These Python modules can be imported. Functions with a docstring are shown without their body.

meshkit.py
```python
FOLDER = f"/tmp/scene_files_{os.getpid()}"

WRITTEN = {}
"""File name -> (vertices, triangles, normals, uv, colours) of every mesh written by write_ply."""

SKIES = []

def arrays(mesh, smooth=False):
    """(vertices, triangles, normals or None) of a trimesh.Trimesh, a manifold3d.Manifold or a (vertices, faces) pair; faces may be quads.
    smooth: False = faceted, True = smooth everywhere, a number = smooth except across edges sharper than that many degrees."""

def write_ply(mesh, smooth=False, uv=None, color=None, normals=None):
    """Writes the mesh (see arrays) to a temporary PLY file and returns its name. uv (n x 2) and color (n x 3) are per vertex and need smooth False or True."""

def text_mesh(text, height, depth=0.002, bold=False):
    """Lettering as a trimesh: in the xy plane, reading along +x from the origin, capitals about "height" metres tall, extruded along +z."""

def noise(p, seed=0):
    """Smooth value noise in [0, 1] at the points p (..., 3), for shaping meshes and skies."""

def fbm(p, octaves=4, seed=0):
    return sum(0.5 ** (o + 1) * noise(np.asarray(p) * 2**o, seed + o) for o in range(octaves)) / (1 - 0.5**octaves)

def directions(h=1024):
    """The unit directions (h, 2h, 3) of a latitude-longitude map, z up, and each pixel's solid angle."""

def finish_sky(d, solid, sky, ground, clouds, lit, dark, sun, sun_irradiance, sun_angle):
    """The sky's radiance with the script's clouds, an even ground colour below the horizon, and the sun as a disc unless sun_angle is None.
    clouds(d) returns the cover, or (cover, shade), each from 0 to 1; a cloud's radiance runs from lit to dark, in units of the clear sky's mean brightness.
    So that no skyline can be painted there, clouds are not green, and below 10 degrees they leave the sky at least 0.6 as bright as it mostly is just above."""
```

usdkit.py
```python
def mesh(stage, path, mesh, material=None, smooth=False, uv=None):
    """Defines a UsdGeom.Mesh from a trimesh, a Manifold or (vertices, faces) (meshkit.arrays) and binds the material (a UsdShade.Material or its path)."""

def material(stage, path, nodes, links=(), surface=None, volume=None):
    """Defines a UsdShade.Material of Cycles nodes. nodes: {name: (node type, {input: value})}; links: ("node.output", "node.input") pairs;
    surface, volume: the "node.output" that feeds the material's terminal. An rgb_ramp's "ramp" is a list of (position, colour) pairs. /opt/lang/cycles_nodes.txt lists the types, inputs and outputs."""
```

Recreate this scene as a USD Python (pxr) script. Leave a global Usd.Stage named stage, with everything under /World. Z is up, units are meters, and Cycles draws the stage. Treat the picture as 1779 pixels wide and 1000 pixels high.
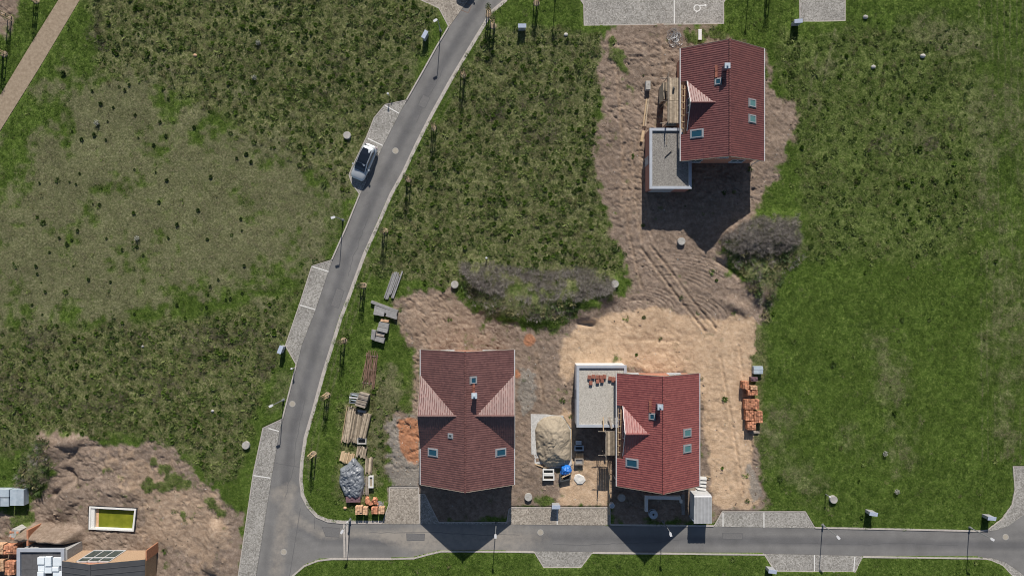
import math, random, numpy as np, trimesh, usdkit, meshkit
from pxr import Usd, UsdGeom, UsdLux, UsdShade, Sdf, Gf, Vt
from shapely.geometry import Polygon, LineString, Point, box as sbox
from shapely.ops import unary_union
from scipy import ndimage
from PIL import Image, ImageDraw

stage = Usd.Stage.CreateInMemory()
UsdGeom.SetStageUpAxis(stage, UsdGeom.Tokens.z)
UsdGeom.SetStageMetersPerUnit(stage, 1.0)
UsdGeom.Xform.Define(stage, '/World')
UsdGeom.Scope.Define(stage, '/World/Looks')
PI = math.pi
rng = np.random.default_rng(7)
random.seed(7)

# ------------------------------------------------------------------ camera, sky, sun, exposure
HC = 79.0                                   # drone height above the lots
cam = UsdGeom.Camera.Define(stage, '/World/camera')
cam.AddTranslateOp().Set(Gf.Vec3d(0, 0, HC))
cam.CreateHorizontalApertureAttr(36.0); cam.CreateVerticalApertureAttr(36.0 * 575 / 1024)
cam.CreateFocalLengthAttr(36.0 * HC / (1779 / 15.0))
cam.CreateClippingRangeAttr(Gf.Vec2f(0.1, 8000))
cam.CreateExposureAttr(0.55)
SUN_EL = math.radians(33.0); SUN_ROT = math.atan2(0.075, 1.0)
sky_mat = usdkit.material(stage, '/World/Looks/sky_air', {
    's': ('sky_texture', {'sky_type': 'single_scattering', 'sun_disc': False, 'sun_elevation': SUN_EL, 'sun_rotation': SUN_ROT, 'altitude': 350.0}),
    'b': ('background_shader', {'strength': 0.05})}, [('s.color', 'b.color')], surface='b.background')
dome = UsdLux.DomeLight.Define(stage, '/World/sky')
UsdShade.MaterialBindingAPI.Apply(dome.GetPrim()).Bind(sky_mat)
dome.GetPrim().SetCustomDataByKey('kind', 'structure')
sun = UsdLux.DistantLight.Define(stage, '/World/sun')
sun.CreateNormalizeAttr(True); sun.CreateIntensityAttr(1.0); sun.CreateAngleAttr(0.53)
sun.CreateColorAttr(Gf.Vec3f(1.0, 0.93, 0.84))
sd = np.array([math.sin(SUN_ROT) * math.cos(SUN_EL), math.cos(SUN_ROT) * math.cos(SUN_EL), math.sin(SUN_EL)])
m4 = Gf.Matrix4d(); m4.SetRotate(Gf.Rotation(Gf.Vec3d(0, 0, 1), Gf.Vec3d(*sd.tolist())))
sun.AddTransformOp().Set(m4)

# ------------------------------------------------------------------ helpers
def W(px, py, z=0.0):
    s = 15.0 * HC / (HC - z)
    return ((px - 889.5) / s, (500.0 - py) / s)
def W3(px, py, z=0.0): return np.array([*W(px, py, z), z])
counts = {}
def numbered(parent, name):
    n = counts.get((parent, name), 0); counts[(parent, name)] = n + 1
    return f'{parent}/{name}' if n == 0 else f'{parent}/{name}_{n:03d}'
def tag(prim, label=None, cat=None, group=None, kind=None):
    p = prim.GetPrim() if hasattr(prim, 'GetPrim') else prim
    for k, v in (('label', label), ('category', cat), ('group', group), ('kind', kind)):
        if v: p.SetCustomDataByKey(k, v)
    return p
def thing(name, label, cat, loc=(0, 0, 0), rotz=0.0, group=None):
    x = UsdGeom.Xform.Define(stage, numbered('/World', name))
    x.AddTranslateOp().Set(Gf.Vec3d(*map(float, loc))); x.AddRotateZOp().Set(float(math.degrees(rotz)))
    return tag(x, label, cat, group)
def obj(name, mesh, m, parent=None, smooth=False, label=None, kind=None, cat=None, group=None, uv=None):
    base = '/World' if parent is None else str(parent.GetPath())
    o = usdkit.mesh(stage, numbered(base, name), mesh, M[m] if isinstance(m, str) else m, smooth, uv)
    return tag(o, label, cat, group, kind)
def dup(root, loc, rotz, label=None, group=None):
    was = root.GetCustomData()
    name = root.GetName().rstrip('0123456789').rstrip('_')
    r = thing(name, label or was['label'], was['category'], loc, rotz, group or was.get('group'))
    r.GetReferences().AddInternalReference(root.GetPath()); r.SetInstanceable(True)
    return r
def cat_(ms): return trimesh.util.concatenate(ms)
def box(x0, x1, y0, y1, z0, z1):
    v = np.array([[x, y, z] for x in (x0, x1) for y in (y0, y1) for z in (z0, z1)], float)
    f = np.array([[0, 1, 3], [0, 3, 2], [4, 6, 7], [4, 7, 5], [0, 4, 5], [0, 5, 1], [2, 3, 7], [2, 7, 6], [0, 2, 6], [0, 6, 4], [1, 5, 7], [1, 7, 3]])
    return trimesh.Trimesh(v, f, process=False)
def cbox(x0, x1, y0, y1, z0, z1, c=0.02):
    pts = []
    for x, sx in ((x0, 1), (x1, -1)):
        for y, sy in ((y0, 1), (y1, -1)):
            for z, sz in ((z0, 1), (z1, -1)):
                pts += [[x + sx * c, y + sy * c, z], [x + sx * c, y, z + sz * c], [x, y + sy * c, z + sz * c]]
    return trimesh.convex.convex_hull(np.array(pts))
def moved(m, loc=(0, 0, 0), rz=0.0, rx=0.0, ry=0.0):
    m = m.copy()
    T = trimesh.transformations.euler_matrix(rx, ry, rz); T[:3, 3] = loc
    m.apply_transform(T); return m
def tube(a, b, r, n=8, r2=None):
    a, b = np.asarray(a, float), np.asarray(b, float); r2 = r if r2 is None else r2
    d = b - a; L = np.linalg.norm(d); d = d / L
    u = np.cross(d, [0, 0, 1.0]) if abs(d[2]) < 0.9 else np.cross(d, [1.0, 0, 0]); u /= np.linalg.norm(u); w = np.cross(d, u)
    t = np.arange(n) * 2 * PI / n
    ring = np.cos(t)[:, None] * u + np.sin(t)[:, None] * w
    v = np.vstack([a + ring * r, b + ring * r2, a, b]); f = []
    for i in range(n):
        j = (i + 1) % n
        f += [[i, j, n + j], [i, n + j, n + i], [2 * n, j, i], [2 * n + 1, n + i, n + j]]
    return trimesh.Trimesh(v, np.array(f), process=False)
def bar(a, b, w, h):
    """a plank from a to b, w wide, h thick (its top side up)"""
    a, b = np.asarray(a, float), np.asarray(b, float)
    d = (b - a) / np.linalg.norm(b - a); s = np.cross([0, 0, 1.0], d); s /= np.linalg.norm(s); u = np.cross(d, s)
    v = np.array([p + sx * s * w / 2 + sz * u * h / 2 for p in (a, b) for sx in (-1, 1) for sz in (-1, 1)])
    f = np.array([[0, 1, 3], [0, 3, 2], [4, 6, 7], [4, 7, 5], [0, 4, 5], [0, 5, 1], [2, 3, 7], [2, 7, 6], [0, 2, 6], [0, 6, 4], [1, 5, 7], [1, 7, 3]])
    return trimesh.Trimesh(v, f, process=False)
def disc(r, z0, z1, n=28, r2=None):
    return tube((0, 0, z0), (0, 0, z1), r, n, r2)
def ring(ro, ri, z0, z1, n=32):
    t = np.arange(n) * 2 * PI / n; c, s = np.cos(t), np.sin(t)
    prof = [(ro, z0), (ro, z1), (ri, z1), (ri, z0)]
    v = np.vstack([np.c_[c * r, s * r, np.full(n, z)] for r, z in prof]); f = []
    for k in range(4):
        for i in range(n):
            j = (i + 1) % n; a = k * n; b = ((k + 1) % 4) * n
            f += [[a + i, a + j, b + j], [a + i, b + j, b + i]]
    return trimesh.Trimesh(v, np.array(f), process=False)
def prism(poly, z0, z1):
    ps = getattr(poly, 'geoms', [poly])
    out = []
    for p in ps:
        if p.area < 1e-4: continue
        m = trimesh.creation.extrude_polygon(p, z1 - z0, engine='earcut'); m.apply_translation([0, 0, z0]); out.append(m)
    return cat_(out)
def hull(pts): return trimesh.convex.convex_hull(np.asarray(pts, float))
def grid_sheet(poly, cell, z):
    """a flat sheet of small squares, its border cells cut along the outline"""
    x0, y0, x1, y1 = poly.bounds; V, F = [], []
    from shapely.prepared import prep
    pp = prep(poly); xs = np.arange(math.floor(x0 / cell), math.ceil(x1 / cell)); ys = np.arange(math.floor(y0 / cell), math.ceil(y1 / cell))
    for i in xs:
        for j in ys:
            b = sbox(i * cell, j * cell, (i + 1) * cell, (j + 1) * cell)
            if pp.contains(b):
                n = len(V); V += [(i * cell, j * cell), ((i + 1) * cell, j * cell), ((i + 1) * cell, (j + 1) * cell), (i * cell, (j + 1) * cell)]
                F += [(n, n + 1, n + 2), (n, n + 2, n + 3)]
            elif pp.intersects(b):
                g = poly.intersection(b)
                for q in getattr(g, 'geoms', [g]):
                    if q.geom_type != 'Polygon' or q.area < 1e-6: continue
                    vv, ff = trimesh.creation.triangulate_polygon(q, engine='earcut')
                    a, b_, c = (vv[ff[:, k]] for k in range(3))
                    fl = ((b_ - a)[:, 0] * (c - a)[:, 1] - (b_ - a)[:, 1] * (c - a)[:, 0]) < 0
                    ff = ff.copy(); ff[fl] = ff[fl][:, ::-1]
                    n = len(V); V += [tuple(p) for p in vv]; F += [tuple(t + n) for t in ff]
    V = np.array(V); return trimesh.Trimesh(np.c_[V, np.full(len(V), z)], np.array(F), process=False)
def smoothstep(a, b, x): t = np.clip((x - a) / (b - a), 0, 1); return t * t * (3 - 2 * t)

# ------------------------------------------------------------------ materials
M = {}
def noisy(name, ramp, scale=4.0, detail=6.0, rough=0.85, bump=0.0, bscale=40.0, metallic=0.0, island=0.0, spec=0.3, stretch=None, rndobj=0.0, coat=0.0, bdist=0.02):
    """a plain surface whose tone wanders with a noise through the given ramp of colours"""
    n = {'g': ('geometry', {}), 'n': ('noise_texture', {'scale': scale, 'detail': detail, 'roughness': 0.65}), 'r': ('rgb_ramp', {'ramp': ramp}),
         'p': ('principled_bsdf', {'roughness': rough, 'metallic': metallic, 'specular_ior_level': spec, 'coat_weight': coat})}
    l = [('n.fac', 'r.fac'), ('p.BSDF', None)]
    l = [('n.fac', 'r.fac')]
    if stretch is not None:
        n['mp'] = ('mapping', {'scale': stretch}); l += [('g.position', 'mp.vector'), ('mp.vector', 'n.vector')]
    else: l += [('g.position', 'n.vector')]
    col = 'r.color'
    if island or rndobj:
        if rndobj: n['oi'] = ('object_info', {}); src = 'oi.random'; amt = rndobj
        else: src = 'g.random_per_island'; amt = island
        n['mr'] = ('map_range', {'from_min': 0.0, 'from_max': 1.0, 'to_min': 1 - amt, 'to_max': 1 + amt}); n['h'] = ('hsv', {})
        l += [(src, 'mr.value'), ('mr.result', 'h.value'), (col, 'h.color')]; col = 'h.color'
    l.append((col, 'p.base_color'))
    if bump:
        n['bn'] = ('noise_texture', {'scale': bscale, 'detail': 4.0}); n['b'] = ('bump', {'strength': bump, 'distance': bdist})
        l += [('g.position', 'bn.vector'), ('bn.fac', 'b.height'), ('b.normal', 'p.normal')]
    M[name] = usdkit.material(stage, '/World/Looks/' + name, n, l, surface='p.BSDF')
    return M[name]
def two(c, f=0.75, g=1.25, pos=(0.3, 0.7)): return [(pos[0], tuple(x * f for x in c)), (pos[1], tuple(x * g for x in c))]

noisy('concrete', two((.38, .37, .35), .7, 1.2), 3, 8, .9, .3, 60)
noisy('concrete_grey', two((.27, .27, .27), .75, 1.2), 4, 8, .9, .3, 60, rndobj=.15)
noisy('kerb_stone', two((.42, .39, .36), .8, 1.15), 5, 8, .9, .3, 50)
noisy('white_paint', two((.72, .72, .70), .75, 1.08), 12, 8, .7)
noisy('galvanised', two((.42, .44, .46), .85, 1.1), 9, 4, .45, metallic=.5)
noisy('gutter_metal', two((.55, .55, .56), .85, 1.1), 4, 4, .5, metallic=.2)
noisy('lamp_grey', two((.20, .21, .22), .9, 1.1), 6, 2, .45)
noisy('lamp_white', two((.58, .59, .61), .92, 1.05), 6, 2, .4)
noisy('box_blue', two((.42, .48, .60), .85, 1.1), 6, 4, .5)
noisy('box_grey', two((.30, .31, .33), .85, 1.1), 6, 4, .6)
noisy('plank_wood', [(.25, (.17, .135, .10)), (.5, (.31, .255, .19)), (.75, (.43, .365, .28))], 2.5, 8, .85, .2, 70, rndobj=.55)
noisy('old_wood', [(.25, (.14, .115, .095)), (.5, (.25, .215, .18)), (.75, (.36, .32, .28))], 2.5, 8, .9, .2, 70, rndobj=.35)
noisy('fresh_wood', [(.3, (.38, .27, .16)), (.7, (.56, .43, .28))], 2.5, 8, .8, .1, 60, rndobj=.2)
noisy('osb', [(.3, (.26, .17, .11)), (.5, (.36, .25, .165)), (.7, (.45, .33, .225))], 9, 6, .8, .2, 50)
noisy('rust_rod', [(.3, (.12, .07, .05)), (.7, (.26, .17, .125))], 3, 6, .8, rndobj=.4)
noisy('brick_orange', [(.3, (.34, .14, .08)), (.7, (.56, .28, .17))], 5, 6, .9, .3, 50, rndobj=.45)
noisy('brick_buff', [(.3, (.45, .27, .16)), (.7, (.60, .40, .26))], 5, 6, .9, .3, 50, rndobj=.22)
noisy('brick_purple', [(.3, (.12, .07, .085)), (.7, (.2, .12, .14))], 5, 6, .8)
noisy('tile_stack', [(.3, (.20, .075, .055)), (.7, (.34, .14, .10))], 6, 6, .85, rndobj=.2)
noisy('tub_white', two((.66, .66, .64), .85, 1.08), 6, 6, .6)
noisy('tub_dark', two((.06, .065, .07), .7, 1.4), 6, 6, .6)
noisy('blue_tarp', two((.02, .17, .58), .6, 1.3), 6, 6, .45, spec=.5)
noisy('grey_tarp', [(.3, (.11, .125, .145)), (.7, (.24, .26, .29))], 2, 6, .4, spec=.6)
noisy('sheet_white', two((.52, .52, .51), .65, 1.15), 5, 8, .8)
noisy('foil_blue', [(.3, (.30, .37, .43)), (.7, (.46, .52, .58))], 1.5, 6, .4, rndobj=.1)
noisy('insulation', [(.3, (.60, .68, .74)), (.7, (.75, .80, .84))], 2.5, 6, .6, rndobj=.06)
noisy('heap_sand', [(.3, (.26, .22, .165)), (.7, (.37, .32, .25))], 5, 9, .95, .6, 30)
noisy('spill', two((.62, .61, .58), .8, 1.1), 6, 8, .95)
noisy('shed_metal', two((.46, .47, .48), .88, 1.1), 1.5, 6, .5, metallic=.2)
noisy('slate_metal', two((.085, .088, .095), .88, 1.14), 1.2, 6, .5, metallic=.25, rndobj=.06)
noisy('patch_asphalt', two((.152, .150, .150), .85, 1.15), 6, 8, .9)
noisy('slate_flat', two((.10, .10, .105), .8, 1.2), 2.2, 6, .8)
noisy('render_white', two((.60, .60, .60), .9, 1.08), 2, 6, .85)
noisy('parapet_metal', two((.40, .43, .48), .9, 1.08), 2, 6, .5, metallic=.15)
noisy('dark_rubber', two((.02, .02, .02), .8, 1.2), 5, 2, .8)
noisy('car_grey', two((.50, .54, .57), .97, 1.03), 3, 2, .35, metallic=.35, coat=.8, spec=.5)
noisy('car_blue', two((.02, .055, .13), .97, 1.03), 3, 2, .3, metallic=.3, coat=.8, spec=.5)
noisy('car_trim', two((.02, .02, .022), .9, 1.1), 3, 2, .5)
noisy('alloy', two((.5, .5, .52), .9, 1.1), 3, 2, .3, metallic=.8)
noisy('red_lamp', two((.35, .02, .02), .9, 1.1), 3, 2, .2, spec=.6)
noisy('black_liner', two((.025, .025, .028), .7, 1.5), 6, 6, .5)
noisy('bark', [(.3, (.10, .075, .05)), (.7, (.2, .16, .12))], 12, 6, .95)
noisy('iron', two((.36, .33, .28), .75, 1.2), 14, 6, .75)
noisy('stone_pale', two((.42, .41, .39), .7, 1.15), 8, 8, .9, .4, 40, rndobj=.2)
noisy('soil_dark', [(.3, (.05, .042, .035)), (.7, (.11, .092, .075))], 5, 9, 1, .8, 25)
noisy('pink_brick', two((.30, .15, .12), .85, 1.15), 3, 6, .9)
def glass(name, base, rough=.06):
    M[name] = usdkit.material(stage, '/World/Looks/' + name, {'p': ('principled_bsdf', {'base_color': base, 'roughness': rough, 'specular_ior_level': .9, 'ior': 1.6})}, [], surface='p.BSDF')
glass('roof_glass', (.012, .06, .095)); glass('roof_glass_pale', (.07, .17, .17)); glass('car_glass', (.008, .011, .016)); glass('house_glass', (.03, .055, .055))  # the paler roof pane has sky reflection painted into its base colour
# a hollow clay block wall: far-off courses
M['brick_wall'] = usdkit.material(stage, '/World/Looks/brick_wall', {
    'g': ('geometry', {}), 'sx': ('separate_xyz', {}), 'ad': ('math', {'math_type': 'add'}), 'cx': ('combine_xyz', {}),
    'b': ('brick_texture', {'color1': (.40, .15, .085), 'color2': (.30, .115, .07), 'mortar': (.33, .29, .25), 'scale': 1.0, 'brick_width': .36, 'row_height': .24, 'mortar_size': .012}),
    'p': ('principled_bsdf', {'roughness': .9})},
    [('g.position', 'sx.vector'), ('sx.x', 'ad.value1'), ('sx.y', 'ad.value2'), ('ad.value', 'cx.x'), ('sx.z', 'cx.y'), ('cx.vector', 'b.vector'), ('b.color', 'p.base_color')], surface='p.BSDF')
def tile_mat(name, c1, c2):
    M[name] = usdkit.material(stage, '/World/Looks/' + name, {
        'g': ('geometry', {}), 'n': ('noise_texture', {'scale': .8, 'detail': 8.0, 'roughness': .7}), 'n2': ('voronoi_texture', {'scale': 3.4}), 'sc': ('separate_color', {}),
        'mx': ('mix_float', {'fac': .4}), 'r': ('rgb_ramp', {'ramp': [(.2, c1), (.8, c2)]}), 'p': ('principled_bsdf', {'roughness': .42, 'specular_ior_level': .65})},
        [('g.position', 'n.vector'), ('g.position', 'n2.vector'), ('n2.color', 'sc.color'), ('n.fac', 'mx.a'), ('sc.r', 'mx.b'), ('mx.result', 'r.fac'), ('r.color', 'p.base_color')], surface='p.BSDF')
tile_mat('tiles_maroon', (.095, .030, .030), (.155, .052, .048))
tile_mat('tiles_russet', (.095, .042, .039), (.165, .078, .070))
tile_mat('tiles_red', (.17, .046, .045), (.26, .082, .074))  # lighter than the real roof red: brightness painted into the tile colour
def sett_mat(name, base, dark, joint):
    M[name] = usdkit.material(stage, '/World/Looks/' + name, {
        'g': ('geometry', {}), 'v': ('voronoi_texture', {'scale': 7.5, 'randomness': .75}), 'e': ('voronoi_texture', {'feature': 'distance_to_edge', 'scale': 7.5, 'randomness': .75}),
        'sc': ('separate_color', {}), 'n': ('noise_texture', {'scale': .5, 'detail': 7.0, 'roughness': .7}),
        'r': ('rgb_ramp', {'ramp': [(.0, dark), (.25, tuple(x * .8 for x in base)), (.6, base), (1., tuple(min(.8, x * 1.25) for x in base))]}),
        'er': ('map_range', {'from_min': .02, 'from_max': .07, 'to_min': 0., 'to_max': 1., 'clamp': True}),
        'm': ('mix', {'color1': joint}), 'nr': ('map_range', {'from_min': .3, 'from_max': .7, 'to_min': .78, 'to_max': 1.15}), 'h': ('hsv', {}),
        'b': ('bump', {'strength': .35, 'distance': .02}), 'p': ('principled_bsdf', {'roughness': .9, 'specular_ior_level': .2})},
        [('g.position', 'v.vector'), ('g.position', 'e.vector'), ('g.position', 'n.vector'), ('v.color', 'sc.color'), ('sc.r', 'r.fac'), ('e.distance', 'er.value'), ('er.result', 'm.fac'), ('r.color', 'm.color2'),
         ('n.fac', 'nr.value'), ('nr.result', 'h.value'), ('m.color', 'h.color'), ('h.color', 'p.base_color'), ('e.distance', 'b.height'), ('b.normal', 'p.normal')], surface='p.BSDF')
sett_mat('setts', (.34, .33, .31), (.20, .19, .17), (.19, .18, .16))
sett_mat('setts_warm', (.36, .325, .28), (.21, .18, .15), (.20, .175, .145))
noisy('gravel_roof', [(.3, (.12, .115, .105)), (.5, (.215, .205, .19)), (.7, (.33, .315, .29))], 9, 3, .95, .8, 14, bdist=.03)
noisy('gravel_roof_pale', [(.3, (.26, .245, .22)), (.5, (.42, .40, .36)), (.7, (.54, .51, .47))], 9, 3, .95, .8, 14, bdist=.03)
noisy('path_gravel', [(.3, (.22, .17, .12)), (.7, (.36, .29, .215))], 3, 9, .95, .6, 20)
# asphalt: wheel tracks from the primvar 'track', dust towards the edges, grain
M['asphalt'] = usdkit.material(stage, '/World/Looks/asphalt', {
    'g': ('geometry', {}), 't': ('attribute', {'attribute': 'track'}), 'n': ('noise_texture', {'scale': .45, 'detail': 8.0, 'roughness': .65}), 'f': ('noise_texture', {'scale': 9.0, 'detail': 5.0, 'roughness': .8}),
    'm1': ('mix', {'color1': (.185, .182, .178), 'color2': (.118, .118, .122)}), 'nr': ('map_range', {'from_min': .25, 'from_max': .75, 'to_min': .80, 'to_max': 1.22}), 'h': ('hsv', {}),
    'fr': ('map_range', {'from_min': .3, 'from_max': .7, 'to_min': .84, 'to_max': 1.16}), 'h2': ('hsv', {}), 'sc': ('separate_color', {}),
    'dn': ('noise_texture', {'scale': 1.3, 'detail': 8.0, 'roughness': .75}), 'dm': ('math', {'math_type': 'multiply'}), 'dr': ('map_range', {'from_min': .18, 'from_max': .5, 'to_min': 0., 'to_max': .75, 'clamp': True}), 'm2': ('mix', {'color2': (.33, .30, .26)}),
    'b': ('bump', {'strength': .25, 'distance': .01}), 'p': ('principled_bsdf', {'roughness': .85, 'specular_ior_level': .25})},
    [('g.position', 'n.vector'), ('g.position', 'f.vector'), ('g.position', 'dn.vector'), ('t.color', 'sc.color'), ('sc.r', 'm1.fac'), ('n.fac', 'nr.value'), ('nr.result', 'h.value'), ('m1.color', 'h.color'),
     ('f.fac', 'fr.value'), ('fr.result', 'h2.value'), ('h.color', 'h2.color'), ('dn.fac', 'dm.value1'), ('sc.g', 'dm.value2'), ('dm.value', 'dr.value'), ('dr.result', 'm2.fac'), ('h2.color', 'm2.color1'), ('m2.color', 'p.base_color'),
     ('f.fac', 'b.height'), ('b.normal', 'p.normal')], surface='p.BSDF')
M['water'] = usdkit.material(stage, '/World/Looks/water', {
    'g': ('geometry', {}), 'n': ('noise_texture', {'scale': 5.0, 'detail': 3.0}), 'b': ('bump', {'strength': .12, 'distance': .02}), 'c': ('noise_texture', {'scale': .7, 'detail': 6.0, 'roughness': .6}), 'r': ('rgb_ramp', {'ramp': [(.3, (.10, .125, .010)), (.7, (.23, .24, .025))]}),
    'p': ('principled_bsdf', {'roughness': .05, 'ior': 1.33, 'specular_ior_level': .5})},
    [('g.position', 'n.vector'), ('g.position', 'c.vector'), ('c.fac', 'r.fac'), ('r.color', 'p.base_color'), ('n.fac', 'b.height'), ('b.normal', 'p.normal')], surface='p.BSDF')
def ramp4(a, b, c): return [(.28, a), (.5, b), (.72, c)]
# the ground: kinds of soil by the primvars mask_a (dirt, sand incl. the brightened red house lot, dry grass) and mask_b (gravel, brick dust, rough weeds)
M['ground'] = usdkit.material(stage, '/World/Looks/ground', {
    'g': ('geometry', {}), 'a': ('attribute', {'attribute': 'mask_a'}), 'b': ('attribute', {'attribute': 'mask_b'}), 'sa': ('separate_color', {}), 'sb': ('separate_color', {}),
    'n1': ('noise_texture', {'scale': .22, 'detail': 8.0, 'roughness': .6}), 'n2': ('noise_texture', {'scale': 4.5, 'detail': 8.0, 'roughness': .8}), 'n3': ('noise_texture', {'scale': 1.6, 'detail': 9.0, 'roughness': .85}), 'nb': ('noise_texture', {'scale': 7.0, 'detail': 7.0, 'roughness': .85}),
    'lawn': ('rgb_ramp', {'ramp': ramp4((.020, .036, .006), (.078, .130, .022), (.24, .28, .09))}),
    'weed': ('rgb_ramp', {'ramp': ramp4((.022, .026, .010), (.115, .132, .050), (.36, .33, .20))}),
    'dry': ('rgb_ramp', {'ramp': ramp4((.036, .043, .018), (.130, .140, .066), (.32, .30, .19))}),
    'dirt': ('rgb_ramp', {'ramp': ramp4((.105, .078, .060), (.235, .18, .141), (.39, .32, .265))}),
    'sand': ('rgb_ramp', {'ramp': ramp4((.30, .205, .13), (.49, .355, .24), (.63, .50, .37))}),  # sandy soil tone, also carries the brightness painted on the red house lot
    'grav': ('rgb_ramp', {'ramp': ramp4((.14, .125, .11), (.25, .235, .21), (.42, .40, .37))}),
    'red': ('rgb_ramp', {'ramp': ramp4((.26, .12, .065), (.38, .185, .105), (.46, .27, .18))}),
    'm0': ('mix', {}), 'm1': ('mix', {}), 'm2': ('mix', {}), 'm3': ('mix', {}), 'm4': ('mix', {}), 'm5': ('mix', {}),
    'nr': ('map_range', {'from_min': .3, 'from_max': .7, 'to_min': .82, 'to_max': 1.2}), 'h': ('hsv', {}),
    'bp': ('bump', {'strength': .9, 'distance': .12}), 'p': ('principled_bsdf', {'roughness': 1., 'specular_ior_level': .1})},
    [('a.color', 'sa.color'), ('b.color', 'sb.color')] + [('g.position', f'{x}.vector') for x in ('n1', 'n2', 'n3', 'nb')] +
    [('n2.fac', 'lawn.fac'), ('n2.fac', 'weed.fac'), ('n2.fac', 'dry.fac'), ('n3.fac', 'dirt.fac'), ('n3.fac', 'sand.fac'), ('n2.fac', 'grav.fac'), ('n2.fac', 'red.fac'),
     ('lawn.color', 'm0.color1'), ('weed.color', 'm0.color2'), ('sb.b', 'm0.fac'), ('m0.color', 'm1.color1'), ('dry.color', 'm1.color2'), ('sa.b', 'm1.fac'),
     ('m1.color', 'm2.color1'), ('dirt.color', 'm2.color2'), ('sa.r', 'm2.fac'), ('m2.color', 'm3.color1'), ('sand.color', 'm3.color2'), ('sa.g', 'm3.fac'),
     ('m3.color', 'm4.color1'), ('grav.color', 'm4.color2'), ('sb.r', 'm4.fac'), ('m4.color', 'm5.color1'), ('red.color', 'm5.color2'), ('sb.g', 'm5.fac'),
     ('n1.fac', 'nr.value'), ('nr.result', 'h.value'), ('m5.color', 'h.color'), ('h.color', 'p.base_color'), ('nb.fac', 'bp.height'), ('bp.normal', 'p.normal')], surface='p.BSDF')
def leaf(name, ramp, wscale=.12, trans=.25, wamt=.3):
    """leaf colour by plant (random) and by where it stands (large patches)"""
    M[name] = usdkit.material(stage, '/World/Looks/' + name, {
        'o': ('object_info', {}), 'g': ('geometry', {}), 'n': ('noise_texture', {'scale': wscale, 'detail': 5.0, 'roughness': .6}), 'a': ('mix_float', {'fac': .5}), 'i': ('mix_float', {'fac': .3}), 'r': ('rgb_ramp', {'ramp': ramp}),
        'd': ('principled_bsdf', {'roughness': .6, 'specular_ior_level': .25}), 't': ('translucent_bsdf', {}), 'm': ('mix_closure', {'fac': trans})},
        [('g.position', 'n.vector'), ('o.random', 'a.a'), ('n.fac', 'a.b'), ('a.result', 'i.a'), ('g.random_per_island', 'i.b'), ('i.result', 'r.fac'), ('r.color', 'd.base_color'), ('r.color', 't.color'), ('d.BSDF', 'm.closure1'), ('t.BSDF', 'm.closure2')], surface='m.closure')
leaf('lawn_leaf', [(.2, (.05, .10, .012)), (.5, (.13, .215, .032)), (.8, (.32, .39, .11))], trans=.35)
leaf('weed_leaf', [(.22, (.06, .10, .022)), (.42, (.17, .23, .062)), (.6, (.30, .34, .12)), (.80, (.52, .49, .29))], trans=.35)
leaf('olive_leaf', [(.2, (.12, .12, .05)), (.5, (.25, .24, .115)), (.8, (.46, .42, .28))], trans=.3)
leaf('dry_leaf', [(.2, (.13, .135, .06)), (.5, (.24, .21, .135)), (.8, (.38, .33, .25))])
leaf('dark_leaf', [(.2, (.05, .09, .025)), (.5, (.09, .14, .04)), (.8, (.16, .20, .07))])
leaf('brush_stem', [(.2, (.18, .16, .145)), (.5, (.34, .31, .285)), (.8, (.52, .48, .45))], trans=.1)
leaf('brown_stem', [(.2, (.09, .07, .055)), (.5, (.17, .135, .115)), (.8, (.28, .24, .21))], trans=.1)
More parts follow.
